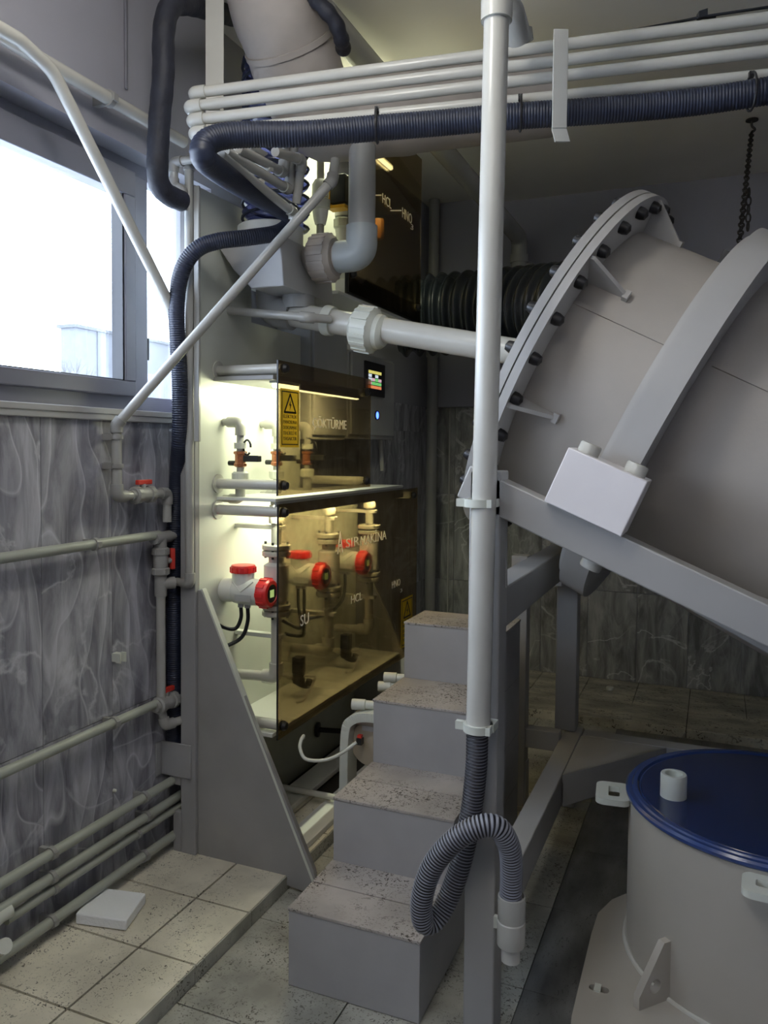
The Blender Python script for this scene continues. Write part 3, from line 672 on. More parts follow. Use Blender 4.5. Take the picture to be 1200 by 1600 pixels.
# drain valves with white tubes on the shelf
for i, (px, py) in enumerate(((467, 1050), (541, 1012))):
    Yv = (2.98, 3.42)[i]; c = V(.335, Yv-.06, .615) if i == 0 else V(.335, Yv-.02, .615)
    c = Y(px, py, c.y)
    t = thing('dosing_valve', ('black dosing valve nearer the corner of the cover', 'black dosing valve farther back beside the wide tube')[i], 'valve', (c.x, c.y, c.z-.06), 'black dosing valves on the shelf')
    obj('actuator', G().box((c.x-.022, c.y-.022, c.z-.005), (c.x+.022, c.y+.022, c.z+.065)), 'black_plastic', t, bevel=.004)
    obj('valve_body', G().lathe([(.014, -.05), (.026, -.045), (.026, -.005), (.018, 0)], (c.x, c.y, c.z), ZD, 14).sweep(catmull([c+V(-.03, 0, -.02), c+V(0, 0, -.045), c+V(.035, .01, -.055), c+V(.045, .01, -.03)], 6), .014, 10), 'black_plastic', t)
    obj('inlet', G().cyl((PX+.001, c.y, c.z-.02), (c.x-.02, c.y, c.z-.02), .009).cyl((c.x-.05, c.y, c.z-.02), (c.x-.02, c.y, c.z-.02), .016), 'pipe_white', t)
    e = c+V(.02, 0, -.015)
    pts = [e, e+V(.03, .01, .0), e+V(.045, .02, -.01), e+V(.03, -.04, -.08), V(e.x+.015, e.y-.08, .508)]
    tag(obj('drain_tube', G().sweep(catmull(pts, 8), .005, 8), 'cable_grey'), ('thin white tube from the nearer black valve', 'thin white tube from the farther black valve')[i], 'tube', 'thin white tubes of the dosing valves')

# copper valves in the middle compartment
def copper_valve(Yv, label):
    x = .225; z = 1.50
    t = thing('copper_valve', label, 'valve', (x, Yv, z-.05), 'copper valves in the middle compartment')
    obj('body', G().lathe([(.016, -.025), (.024, -.02), (.024, -.012), (.020, -.008), (.020, .022), (.025, .026), (.025, .034), (.017, .036)], (x, Yv, z), ZD, 6), 'copper', t)
    obj('tube', G().sweep(fillet([(PX+.001, Yv, z+.145), (x, Yv, z+.145), (x, Yv, z+.03)], .03), .014, 12), 'pipe_grey', t)
    obj('elbow', G().sweep(fillet([(x-.055, Yv, z+.145), (x, Yv, z+.145), (x, Yv, z+.095)], .03), .020, 12), 'pipe_grey', t)
    obj('lower_tube', G().sweep(fillet([(x, Yv, z-.02), (x, Yv, z-.145), (PX+.001, Yv, z-.145)], .025), .014, 12), 'pipe_grey', t)
    obj('lower_elbow', G().sweep(fillet([(x, Yv, z-.085), (x, Yv, z-.145), (x-.045, Yv, z-.145)], .03), .019, 12), 'pipe_grey', t)
    nut(t, (x, Yv, z-.06), ZD, .031, .030, 'plate_white', ribs=8)
    obj('collar', G().lathe([(.024, 0), (.024, .022)], (x, Yv, z+.045), ZD, 16), 'plate_white', t)
    obj('actuator', G().box((x+.02, Yv-.014, z-.004), (x+.085, Yv+.014, z+.020)), 'black_plastic', t, bevel=.003)
    obj('knob', G().cyl((x-.05, Yv, z-.01), (x-.015, Yv, z-.01), .010, 10), 'black_plastic', t)
    lg = G(); c = V(x+.03, Yv, z+.05); lg.sweep([c+V(.016*math.cos(a), 0, .028*math.sin(a)) for a in [k*2*PI/16 for k in range(15)]], .004, 8); obj('cable_loop', lg, 'black_rubber', t)
copper_valve(2.565, 'nearest copper valve, in the open end of the lit compartment')
copper_valve(2.835, 'second copper valve, at the edge of the tinted cover')
copper_valve(3.10, 'farthest copper valve, behind the tinted cover')

# ================================================================ CONTROL CABINETS on the left wall
def cabinet(label, y0, y1, z0, z1, xf, name='control_cabinet'):
    t = thing(name, label, 'cabinet', (xf, y0, z0))
    obj('case', G().box((0.003, y0, z0), (xf-.015, y1, z1)), 'cabinet_grey', t, bevel=.003)
    d = obj('door', G().box((xf-.014, y0+.012, z0+.02), (xf, y1-.012, z1-.012)), 'cabinet_grey', t, bevel=.004)
    return t, d
cA, dA = cabinet('plain grey cabinet behind the cover, left of the screen cabinet', 3.215, 3.585, 1.59, 2.16, .19, 'wall_cabinet')
cB, dB = cabinet('grey control cabinet with small colour screen and blue lit button', 3.60, 4.19, 1.60, 2.04, .20)
s0, s1 = X(570, 563, .206), X(600, 622, .206)
scr = obj('screen', G().box((.2005, s0.y, s1.z), (.212, s1.y, s0.z)), 'black_plastic', cB, bevel=.003)
a0, a1 = X(576, 577, .213), X(596, 610, .213)
dy = (a1.y-a0.y)/4; dz = (a0.z-a1.z)/5
mats = [['screen_yellow']*4, ['screen_light', 'sign_black', 'screen_light', 'sign_black'], ['screen_light', 'screen_pink', 'screen_green', 'screen_pink'], ['screen_pink', 'screen_green', 'screen_green', 'screen_green'], ['screen_orange']*4]
for r_ in range(5):
    for c_ in range(4):
        obj('screen_tile', G().box((.2122, a0.y+c_*dy+.002, a0.z-(r_+1)*dz+.002), (.2128, a0.y+(c_+1)*dy-.001, a0.z-r_*dz-.002)), mats[r_][c_], scr, smooth=False)
b = X(588, 649, .2); obj('button', G().lathe([(.019, 0), (.019, .006), (.0, .010)], (.2005, b.y, b.z), (1, 0, 0), 20), 'button_blue', cB)
obj('button_ring', G().ring((.204, b.y, b.z), (1, 0, 0), .020, .026, .007, 24), 'dark_navy', cB)
cz = [X(622, 545, .05), X(620, 625, .05), X(618, 680, .05), X(622, 760, .05)]
cz = [V(.05, 4.35, 1.99), V(.05, 4.35, 1.80), V(.05, 4.33, 1.66), V(.05, 4.37, 1.42)]
cc = thing('cable_bundle', 'pale cable bundle running down beside the control cabinet', 'cable', cz[-1])
obj('sleeve', G().sweep(catmull(cz, 8), .013, 10), 'cable_grey', cc)
obj('gland', G().cyl((.10, 4.20, 1.74), (.06, 4.34, 1.74), .016, 12), 'cable_grey', cc)

# ================================================================ HOPPER, BLUE DUCT, THICK PIPES
hp = thing('hopper', 'grey plastic hopper with slanted side under the blue duct', 'hopper', (.33, 2.72, 2.08))
obj('shell', G().prism([(.151, 2.52, 2.30), (.42, 2.52, 2.315), (.437, 2.52, 2.13), (.30, 2.52, 2.13), (.225, 2.52, 2.20)], (0, .40, 0)), 'hopper_grey', hp, bevel=.004)
obj('collar', G().lathe([(.125, 0), (.125, .075), (.118, .08)], (.285, 2.68, 2.312), ZD, 36), 'cream_plastic', hp)
obj('neck', G().lathe([(.062, 0), (.062, .05)], (.385, 2.72, 2.082), ZD, 24), 'fitting_grey', hp)
hl = [V(.295, 2.70, z) for z in [2.39+i*.0072 for i in range(88)]]
bd = thing('blue_flex_duct', 'translucent blue spiral flexible duct rising from the hopper', 'duct', (.295, 2.70, 2.39))
obj('sleeve', G().sweep(hl, lambda L: .116+.012*math.cos(2*PI*L/.0565), 32), 'blue_film', bd, ang=80)
sp = [V(.295+.126*math.cos(a), 2.70+.126*math.sin(a), 2.39+a/(2*PI)*.0565) for a in [k*2*PI/24 for k in range(24*11)]]
obj('spiral_wire', G().sweep(sp, .006, 6), 'dark_navy', bd)

Yq = 2.72
tp = thing('thick_drain_pipe', 'thick white pipe with ribbed union nut leaving the hopper side and turning up', 'pipe', Y(437, 412, Yq))
a = Y(430, 411, Yq); c = Y(565, 400, Yq); e = Y(566, 250, Yq); c = V(c.x, Yq, a.z)
obj('tube', G().cyl(a, c-V(.03, 0, 0), .048, 24), 'duct_wrap', tp)
obj('riser', G().cyl(c+V(0, 0, .06), V(c.x, Yq, e.z+.05), .050, 24), 'fitting_grey', tp)
obj('elbow', G().sweep(fillet([c-V(.095, 0, 0), c, c+V(0, 0, .105)], .075, 12), .0585, 24), 'elbow_bluegrey', tp)
nut(tp, c-V(.155, 0, 0), (1, 0, 0), .088, .080, 'duct_wrap', ribs=16)
tp2 = thing('thick_feed_pipe', 'thick white pipe with union sloping down to the drum flange', 'pipe', Y(430, 490, Yq))
a = Y(424, 486, Yq); b = Y(800, 549, Yq)+ (Y(800, 549, Yq)-a)*.05
obj('tube', G().cyl(a, b, .046, 24), 'pipe_white', tp2)
q = (b-a).normalized()
obj('elbow', G().sweep(fillet([V(a.x, Yq, a.z+.10), a, a+q*.10], .07, 10), .060, 24), 'fitting_grey', tp2)
obj('socket', G().lathe([(.056, 0), (.058, .01), (.054, .035)], a+q*.33-q*.09, q, 24), 'plate_white', tp2)
nut(tp2, Y(572, 515, Yq), q, .084, .075, 'plate_white', ribs=16)
obj('reducer', G().lathe([(.066, 0), (.064, .03), (.05, .045)], Y(572, 515, Yq)+q*.035, q, 24), 'plate_white', tp2)
a = Y(352, 485, 2.60); b = Y(480, 496, 2.60)
tq = pipe('small_feed_pipe', 'thin grey pipe joining the thick sloping pipe from the stand', 'pipe', [a, b, b+V(.06, .07, 0)], .016, 'pipe_grey', 'pipe_grey')

# big corrugated black hose
bh = corrug('corrugated_hose', 'very wide black corrugated hose between the stand and the drum', [D(622, 495, 4.63), D(680, 492, 4.60), D(740, 488, 4.50), D(820, 484, 4.32), D(900, 480, 4.05)], .236, .078, .034, 'big_hose_black', seg=40, per=10)

# ================================================================ DUCT AND OVERHEAD PIPES
dn = thing('air_duct', 'fat dusty beige duct slanting down from the ceiling then running right', 'duct', D(500, 190, 2.95))
s_ = [D(405, -95, 2.62), D(432, 10, 2.72), D(470, 120, 2.88)]
h0, h1 = D(545, 182, 2.98), D(858, 148, 3.1)
path = catmull([s_[0], s_[1], s_[2], D(500, 178, 2.95), h0, h0+(h1-h0)*.3], 8)
obj('slanted_run', G().sweep(resample(path, .03), lambda L: .158+.003*math.sin(L*37), 36), 'duct_wrap', dn)
g = G(); nseg = 36; dd = (h1-h0).normalized()
g.lathe([(.155, 0), (.155, (h1-h0).length), (.147, (h1-h0).length), (.147, (h1-h0).length-.25), (0, (h1-h0).length-.26)], h0, dd, nseg)
obj('level_run', g, 'duct_wrap', dn)
obj('collar', G().sweep(resample([D(415, -60, 2.65), D(421, -38, 2.67)], .02), .172, 36), 'duct_wrap', dn)
obj('tape_band', G().ring(h0+dd*.02, dd, .154, .159, .03, 36), 'duct_wrap', dn)
obj('tape_band', G().ring(s_[1]+(s_[2]-s_[1])*.5, s_[2]-s_[1], .158, .163, .02, 36), 'duct_wrap', dn)

# four stacked pipes with the far ones turned into the room
lp = []
ends = [((300, 146), (1260, 20)), ((293, 167), (1260, 47)), ((297, 188), (1260, 73)), ((300, 208), (1260, 111))]
nm4 = ['topmost', 'second from top', 'third from top', 'lowest']
YDp = [V(350, 245), V(355, 232), V(380, 222), V(430, 218)] if False else None
for i, (a, b) in enumerate(ends):
    A = D(a[0], a[1], 2.55); B = D(b[0], b[1], 2.18)
    away = A+V(.02, .30+.12*(3-i), -.01)
    P = [away, A, B]
    pr = pipe('overhead_pipe', nm4[i]+' of the four parallel white overhead pipes', 'pipe', P, .0165, 'pipe_white', 'pipe_white', group='four parallel overhead pipes')
# lower bundle of short pipes running back to risers
bund = [((352, 243), (452, 322), 2.50, 3.0, 250, 470), ((380, 236), (468, 298), 2.50, 3.0, 236, 458), ((412, 236), (447, 268), 2.6, 2.85, 236, 447), ((430, 225), (462, 245), 2.65, 2.8, 232, 466)]
names_b = ['lowest short pipe of the bundle, ending in a drop', 'second short pipe of the bundle, turned upward', 'third short pipe of the bundle, turned upward', 'highest short pipe of the bundle with a small elbow']
segs = [
 [D(345, 243, 2.35), D(458, 332, 2.75), D(461, 352, 2.76)],
 [D(352, 236, 2.38), D(452, 297, 2.75), D(460, 225, 2.72)],
 [D(372, 232, 2.42), D(443, 270, 2.72), D(446, 222, 2.70)],
 [D(430, 237, 2.55), D(472, 250, 2.72), D(463, 318, 2.76)],
]
for P, L in zip(segs, names_b): pipe('bundle_pipe', L, 'pipe', P, .0155, 'pipe_grey', 'pipe_grey', group='short pipe bundle above the hopper')
sr = thing('support_rail', 'thin grey rail carrying the short pipe bundle', 'bracket', D(398, 290, 2.6))
obj('rail', G().obox(D(392, 262, 2.66), (.008, 0, 0), (0, .01, 0), (0, 0, .10)), 'pipe_grey', sr)
obj('clip', G().obox(D(398, 288, 2.58), (.03, 0, 0), (0, .012, 0), (0, 0, .012)), 'pipe_white', sr)
obj('clip', G().obox(D(412, 262, 2.62), (.03, 0, 0), (0, .012, 0), (0, 0, .012)), 'pipe_white', sr)

# hanging flat straps
def strap(label, px0, px1, py0, py1, d, foot):
    a = D(px0, py0, d); b = D(px1, py1, d); g = G(); wv = rt*((px1-px0)/F*d/2); c0 = D((px0+px1)/2, py0, d); c1 = D((px0+px1)/2, py1, d)
    c1 = V(c0.x, c0.y, c1.z); wv = V(wv.x, wv.y, 0); th = V(-wv.y, wv.x, 0).normalized()*.004
    g.obox((c0+c1)/2, wv, th, (c0-c1)/2)
    t = thing('hanging_strap', label, 'bracket', c1)
    obj('bar', g, 'pipe_white', t, bevel=.001)
    if foot: obj('foot', G().prism([c1-wv, c1+wv, c1+wv*1.5+V(0, 0, -.035), c1-wv*.5+V(0, 0, -.035)], th*2), 'pipe_white', t)
    return t
h1s = strap('flat white strap hanging from the ceiling at the left pipe ends', 321, 350, -700, 212, 2.59, False)
for c in list(h1s.children):
    z_ = max(v.co.z for v in c.data.vertices)
    for v in c.data.vertices:
        if v.co.z > z_-.01: v.co.z = H-.001-h1s.location.z
for y_ in (146, 167, 188): obj('clip', G().obox(D(334, y_+12, 2.55), rt*.022, fw*.012, up*.007), 'pipe_white', h1s)
strap('flat white strap with bent foot holding the overhead pipes at the right', 865, 888, 46, 198, 2.19, True)
# cable above the pipes with a knot
ck = thing('overhead_cable', 'thin dark cable with a knot above the overhead pipes', 'cable', D(1000, 46, 2.3))
obj('cord', G().sweep(catmull([D(880, 62, 2.32), D(960, 52, 2.30), D(1060, 34, 2.27), D(1095, 27, 2.25), D(1160, 17, 2.22), D(1260, 3, 2.2)], 8), .004, 8), 'black_rubber', ck)
obj('knot', G().obox(D(1097, 23, 2.25), rt*.012+up*.004, fw*.01, up*.009).obox(D(1108, 27, 2.25), rt*.018, fw*.004, up*.003), 'black_rubber', ck)

# downpipe in front
cpt, cpb = Y(776, 20, 1.93), Y(747, 1140, 1.93)
dp = thing('downpipe', 'tall white downpipe clipped to the front post of the drum frame', 'pipe', cpb)
obj('tube', G().cyl(cpb, cpt, .0305, 28), 'pipe_white', dp)
top = V(cpt.x, cpt.y, cpt.z)
obj('elbow', G().sweep(fillet([top+V(0, 0, -.02), top+V(0, 0, .11), top+V(.09, .12, .16)], .05), .038, 24), 'pipe_white', dp)
obj('branch_elbow', G().sweep(fillet([D(770, -30, 2.08), D(800, 20, 2.14), D(812, 62, 2.2)], .04), .034, 20).lathe([(.038, 0), (.038, .03)], D(810, 48, 2.2), (0.1, .3, -1), 20), 'pipe_grey', dp)
for py in (786, 1136):
    cpos = Y(749 if py < 900 else 747, py, 1.93); g = G(); g.ring(cpos, ZD, .0305, .0375, .020, 28)
    g.obox(cpos+V(-.046, .0, 0), (.012, 0, 0), (0, .008, 0), (0, 0, .010)); g.obox(cpos+V(.03, .024, 0), (.010, 0, 0), (0, .024, 0), (0, 0, .010))
    g.obox(cpos+V(.032, -.022, 0), (.006, 0, 0), (0, .006, 0), (0, 0, .010))
    obj('clip', g, 'plate_white', dp)

# grey striped hose: hangs from the downpipe, loops forward of the post and rises to the fitting
hs = [Y(746, 1138, 1.93), Y(744, 1200, 1.935), Y(736, 1270, 1.94), Y(722, 1340, 1.935), Y(702, 1400, 1.925), Y(680, 1437, 1.895), Y(662, 1440, 1.87), Y(659, 1405, 1.85), Y(675, 1355, 1.84), Y(708, 1315, 1.84),
      Y(745, 1293, 1.85), Y(777, 1293, 1.87), Y(796, 1325, 1.90), Y(799, 1370, 1.925), Y(797, 1412, 1.94)]
corrug('striped_hose', 'grey ribbed flexible hose looping in front of the post', hs, .0285, .0085, .0032, 'grey_hose', seg=24, per=4, uvs=True)
ft = thing('hose_fitting', 'pale grey pipe union below the loop of ribbed hose', 'fitting', Y(798, 1500, 1.94))
q0 = Y(798, 1500, 1.94); zt = Y(798, 1398, 1.94).z
obj('union', G().lathe([(.034, zt-.128), (.0355, zt-.124), (.0355, zt-.066), (.033, zt-.064), (.033, zt-.062), (.0345, zt-.060), (.0345, zt-.002), (.031, zt), (.029, zt-.01)], (q0.x, q0.y, 0), ZD, 28), 'pipe_white', ft)
obj('spigot', G().lathe([(.024, q0.z), (.024, zt-.12)], (q0.x, q0.y, 0), ZD, 20), 'pipe_white', ft)
obj('holder', G().box((1.379, 1.962, zt-.11), (q0.x-.015, 1.974, zt-.08)), 'plate_white', ft)

# black hoses
corrug('black_hose', 'thick black ribbed hose under the overhead pipes, bending back at the left', [D(1260, 131, 2.14), D(1200, 142, 2.16), D(1080, 160, 2.22), D(950, 172, 2.26), D(800, 182, 2.30), D(690, 192, 2.33), D(590, 200, 2.33), D(480, 209, 2.31), D(400, 210, 2.30), D(350, 213, 2.28), D(322, 224, 2.26), D(318, 246, 2.26), D(345, 269, 2.38), D(385, 294, 2.54), D(422, 315, 2.68), D(455, 334, 2.80)], .037, .0085, .002, 'black_hose', seg=20)
corrug('black_hose', 'thinner black ribbed hose curving past the window and down the corner', [D(455, 326, 2.88), D(455, 345, 2.86), D(436, 363, 2.82), D(390, 371, 2.78), D(340, 377, 2.75), D(306, 391, 2.74), D(284, 425, 2.76), D(276, 480, 2.79), D(278, 540, 2.81), D(281, 600, 2.83), D(281, 680, 2.85), X(276, 760, .05), X(272, 860, .036), X(272, 1000, .036), X(272, 1165, .036)], .029, .008, .002, 'black_hose', seg=18)
for (px, py, d, L) in ((589, 200, 2.33, 'left cable tie round the thick black hose'), (813, 181, 2.30, 'middle cable tie round the thick black hose'), (1174, 147, 2.17, 'right cable tie round the thick black hose')):
    c = D(px, py-4, d); dr = rt*.99+fw*-.1; o = G(); dr.normalize()
    u_ = up; v_ = dr.cross(u_).normalized(); pts = [c+u_*math.sin(k*2*PI/28)*.050+v_*math.cos(k*2*PI/28)*.042 for k in range(28)]
    o.sweep(pts+[pts[0]], .0035, 6); o.obox(c+u_*.046-v_*.0, dr*.006, u_*.008, v_*.006); tag(obj('cable_tie', o, 'black_plastic'), L, 'cable tie', 'cable ties on the black hose')

ip = corrug('insulated_pipe', 'black foam-wrapped pipe hanging down before the window corner', [D(400, 30, 3.05), D(360, 24, 2.9), D(325, 14, 2.75), D(290, 6, 2.62), D(266, 12, 2.56), D(256, 50, 2.54), D(255, 120, 2.55), D(249, 190, 2.58), D(246, 260, 2.60), D(249, 288, 2.62), D(262, 304, 2.66), D(283, 314, 2.74)], .036, .07, .0015, 'insulation_black', seg=20, per=5, cat='pipe')
for v in ip.data.vertices:
    k = max(0, min(1, (v.co.z+ip.location.z-2.45)/.35)); v.co = v.co
ic = corrug('insulated_pipe', 'black foam-wrapped pipe curving round the right of the fat duct at the ceiling', [D(470, -30, 2.60), D(502, 8, 2.62), D(522, 32, 2.64), D(532, 56, 2.68), D(537, 78, 2.76)], .028, .05, .004, 'insulation_black', seg=18, per=5, cat='pipe')

# vent pipe under the ceiling to the back wall
vp = thing('vent_pipe', 'dark grey drain pipe under the ceiling dropping to the back wall', 'pipe', V(.67, 5.2, 2.3))
va, vb = D(505, 20, 2.92), Y(812, 372, 5.18); vb2 = V(vb.x, vb.y, 2.2)
obj('tube', G().sweep(fillet([va, vb, vb2], .08), .052, 20), 'pipe_grey', vp)
obj('collar', G().lathe([(.060, 0), (.060, .05)], V(vb.x, vb.y, vb.z-.16), ZD, 24), 'pipe_grey', vp)
obj('bracket', G().box((vb.x+.05, 5.16, vb.z-.2), (vb.x+.09, RB-.01, vb.z-.17)), 'pipe_grey', vp)
cp = thing('soil_pipe', 'vertical grey pipe in the far corner of the room', 'pipe', V(.07, 5.2, .05))
obj('tube', G().cyl((.09, 5.14, .054), (.09, 5.14, H), .036, 20), 'fitting_grey', cp)
for z in (1.78, 2.17, 2.55): obj('collar', G().lathe([(.043, 0), (.043, .04)], (.09, 5.14, z), ZD, 20), 'fitting_grey', cp)
tag(obj('thin_pipe', G().cyl(Y(703, 635, 5.33), V(Y(703, 635, 5.33).x, 5.33, .055), .006, 8), 'pipe_white'), 'thin white vertical line on the marble tiles of the back wall', 'pipe')

# top compartment contents: union pipes and yellow valve
def union_pipe(px, py0, py1, yv, label):
    a = Y(px, py0, yv); b = Y(px, py1, yv); t = thing('union_riser', label, 'pipe', V(a.x, yv, b.z)); h = a.z-b.z
    obj('tube', G().cyl((a.x, yv, b.z), (a.x, yv, a.z), .016), 'pipe_grey', t)
    nut(t, (a.x, yv, b.z+h*.42), ZD, .040, .040, 'plate_white', ribs=8)
    obj('socket', G().lathe([(.022, 0), (.030, .03), (.034, .06)], (a.x, yv, b.z+h*.42-.085), ZD, 16), 'cream_plastic', t)
    obj('socket', G().lathe([(.036, 0), (.036, .05), (.024, .07)], (a.x, yv, b.z+h*.42+.03), ZD, 16), 'cream_plastic', t)
    return t
union_pipe(501, 246, 372, 3.02, 'white union riser pipe left of the yellow valve')
union_pipe(536, 300, 386, 3.20, 'white union riser pipe right of the yellow valve')
c = Y(527, 300, 3.10)
yv = thing('yellow_valve', 'yellow and black motor valve in the lit top compartment', 'valve', c-V(0, 0, .07))
obj('bracket_plate', G().box((c.x-.035, 3.07, c.z-.065), (c.x-.022, 3.13, c.z+.075)).box((c.x-.035, 3.07, c.z-.075), (c.x+.05, 3.13, c.z-.062)), 'yellow_valve', yv, bevel=.002)
obj('motor', G().box((c.x-.020, 3.07, c.z-.055), (c.x+.05, 3.15, c.z+.065)), 'black_plastic', yv, bevel=.004)
obj('lead', G().sweep(catmull([c+V(-.06, 0, -.01), c+V(-.03, 0, .02), c+V(-.02, 0, .0)], 6), .010, 8), 'black_rubber', yv)
oc = X(592, 355, .30); tag(obj('brass_union', G().lathe([(.022, 0), (.028, .01), (.028, .09), (.022, .10)], (oc.x, oc.y, oc.z-.06), ZD, 8), 'orange_union'), 'orange-brown union glimpsed behind the dark cover beside the elbow', 'fitting')

# ================================================================ LEFT WALL PIPES
xw = .045
def wallp(label, a, b, x=xw, r=.016, name='wall_pipe', clipf=(), mat='pipe_green_grey', extra=0.5, **k):
    A, B = X(a[0], a[1], x), X(b[0], b[1], x); A = A-(B-A).normalized()*extra
    A.z = B.z = (A.z+B.z)/2 if k.pop('level', True) else A.z
    tot = (B-A).length; cl = []
    for px, py in clipf:
        c = X(px, py, x); cl.append(((c-A).dot((B-A).normalized())/tot, V(-(x-.002), 0, 0)))
    return pipe(name, label, 'pipe', [A, B], r, mat, 'fitting_grey', clips=cl, group='pipes along the left wall', **k)
wallp('upper level pipe on the marble wall, at tap height', (0, 872), (248, 838), clipf=[(148, 852)])
wallp('level wall pipe ending at the lower red-handled valve', (0, 1210), (245, 1097), clipf=[(178, 1125)])
wallp('first pipe above the floor bundle on the left wall', (0, 1376), (287, 1226), clipf=[(80, 1322), (225, 1246)])
wallp('second pipe of the floor bundle on the left wall', (0, 1419), (287, 1248), clipf=[(80, 1364), (228, 1277)])
wallp('third pipe of the floor bundle on the left wall, with a white elbow', (9, 1428), (287, 1263), clipf=[(84, 1380), (214, 1302)], extra=0.0, r=.0135)
wallp('lowest wall pipe just above the tiled ledge', (0, 1493), (287, 1303), clipf=[(80, 1432), (225, 1338)])
el = thing('pipe_elbow_run', 'white pipe bend at the far left, end of the third floor pipe', 'pipe', X(5, 1470, .05))
e0, e1 = X(12, 1425, .05), X(4, 1468, .05)
obj('tube', G().sweep(fillet([X(14, 1422, .05), X(-14, 1440, .05), V(.05, X(-14, 1440, .05).y, X(4, 1475, .05).z), X(8, 1478, .12)], .03), .021, 14), 'plate_white', el)
wallp('white pipe high on the left wall above the window', (75, 97), (287, 217), x=.06, r=.021, mat='pipe_white', clipf=[(170, 150)], extra=1.2)
P = [X(-60, 10, .14), X(30, 62, .14), X(82, 110, .13), X(262, 470, .10), X(272, 498, .10)]
pipe('diagonal_pipe', 'white pipe slanting down across the window from the upper left', 'pipe', P, .019, 'pipe_white', 'pipe_white', sockets=False, bend=6)
# long thin diagonal pipe from the duct to the tap
P = [D(524, 250, 2.74), D(519, 282, 2.72), X(182, 664, .05), X(184, 776, .05), X(198, 777, .05)]
P[2] = V(.05, P[2].y, P[2].z); P[3] = V(.05, P[2].y, P[3].z)
tapY = P[2].y
P[4] = V(.05, tapY+.10, P[3].z)
dg = pipe('tap_feed_pipe', 'long thin grey pipe slanting from the duct down to the wall tap', 'pipe', P, .0165, 'pipe_grey', 'fitting_grey', clips=[])
for py in (683, 728):
    c = X(182, py, .05); c = V(.05, tapY, c.z); obj('clip', G().ring(c, ZD, .0165, .022, .014, 16).box((0.001, tapY-.008, c.z-.012), (.032, tapY+.008, c.z+.012)).box((.01, tapY-.024, c.z-.01), (.05, tapY-.016, c.z+.01)), 'fitting_grey', dg)
def ball_valve(label, c, ax, hdir, r=.030, hl=.045, mat='fitting_grey', extra=None):
    """union ball valve: body, two nuts, red lever"""
    c = Vector(c); ax = Vector(ax).normalized(); hd = Vector(hdir).normalized()
    t = thing('ball_valve', label, 'valve', c, 'grey ball valves with red handles')
    obj('body', G().lathe([(r*.62, -r*2.1), (r*.62, -r*1.5), (r*.85, -r*.7), (r*.85, r*.7), (r*.62, r*1.5), (r*.62, r*2.1)], c, ax, 20), mat, t)
    for s in (-1, 1): nut(t, c+ax*s*r*1.15, ax, r, r*.75, mat, ribs=10)
    g = G().cyl(c, c+hd*r*1.25, r*.35, 12); obj('stem', g, mat, t)
    sd = ax.cross(hd)
    obj('handle', G().obox(c+hd*r*1.45+ax*hl*.15, ax*hl, sd*r*.28, hd*r*.28), 'red_handle', t, bevel=.003)['label'] = 'red lever handle'
    return t
zt = P[3].z
ball_valve('wall tap valve with red handle on top, below the window', (.05, tapY+.13, zt), YD, ZD, .030, .036)
pipe('tap_spout', 'grey elbow spout pointing down after the wall tap', 'pipe', [(.05, tapY+.185, zt), (.05, tapY+.262, zt), (.05, tapY+.262, zt-.105)], .0165, 'pipe_grey', 'fitting_grey')
# vertical run with side-handled valve
yv_ = X(251, 840, .045).y; z_t = X(251, 840, .045).z; z_b = X(251, 1095, .045).z
vr = pipe('wall_riser', 'vertical grey pipe joining the two level wall pipes', 'pipe', [(.045, yv_, z_t), (.045, yv_, z_b)], .0165, 'pipe_grey', 'fitting_grey')
obj('tee', G().cyl((.045, yv_-.04, z_t), (.045, yv_+.05, z_t), .022).cyl((.045, yv_, z_t-.05), (.045, yv_, z_t), .022), 'fitting_grey', vr)
z2 = X(251, 912, .045).z
obj('tee', G().cyl((.045, yv_, z2-.045), (.045, yv_, z2+.045), .022).cyl((.045, yv_, z2), (.075, yv_+.04, z2), .022), 'fitting_grey', vr)
obj('through_pipe', G().cyl((.045, yv_+.04, z_t), (.045, yv_+.085, z_t), .016), 'fitting_grey', vr)
ball_valve('upright wall valve with its red handle standing vertical', (.045, yv_, X(251, 877, .045).z), ZD, (.45, .9, 0), .031, .038)
# second vertical (by the stand edge) from high up to the tee
yk = 2.37; xk = .095
kz0 = Y(296, 262, yk).z; kz1 = Y(296, 912, yk).z
kx = Y(296, 600, yk).x
pipe('corner_riser', 'tall vertical grey pipe along the edge of the stand', 'pipe', [(kx+.10, yk, kz0+.03), (kx, yk, kz0+.03), (kx, yk, kz1), (.07, yv_+.06, z2)], .0155, 'pipe_grey', 'fitting_grey')
a = Y(280, 258, yk); pipe('corner_bend', 'small grey bend at the top of the stand edge', 'pipe', [(kx+.13, yk-.03, a.z), (a.x, yk-.03, a.z), (a.x, yk-.03, a.z-.085), (kx-.005, yk-.03, a.z-.10), (kx-.005, yk-.03, a.z-.17)], .0145, 'pipe_grey', 'fitting_grey')
tag(obj('conduit', G().box((kx+.018, yk+.0, Y(300, 690, yk).z), (kx+.040, yk+.012, 2.47)), 'pipe_grey', bevel=.002), 'narrow square grey conduit beside the tall corner pipe', 'conduit')
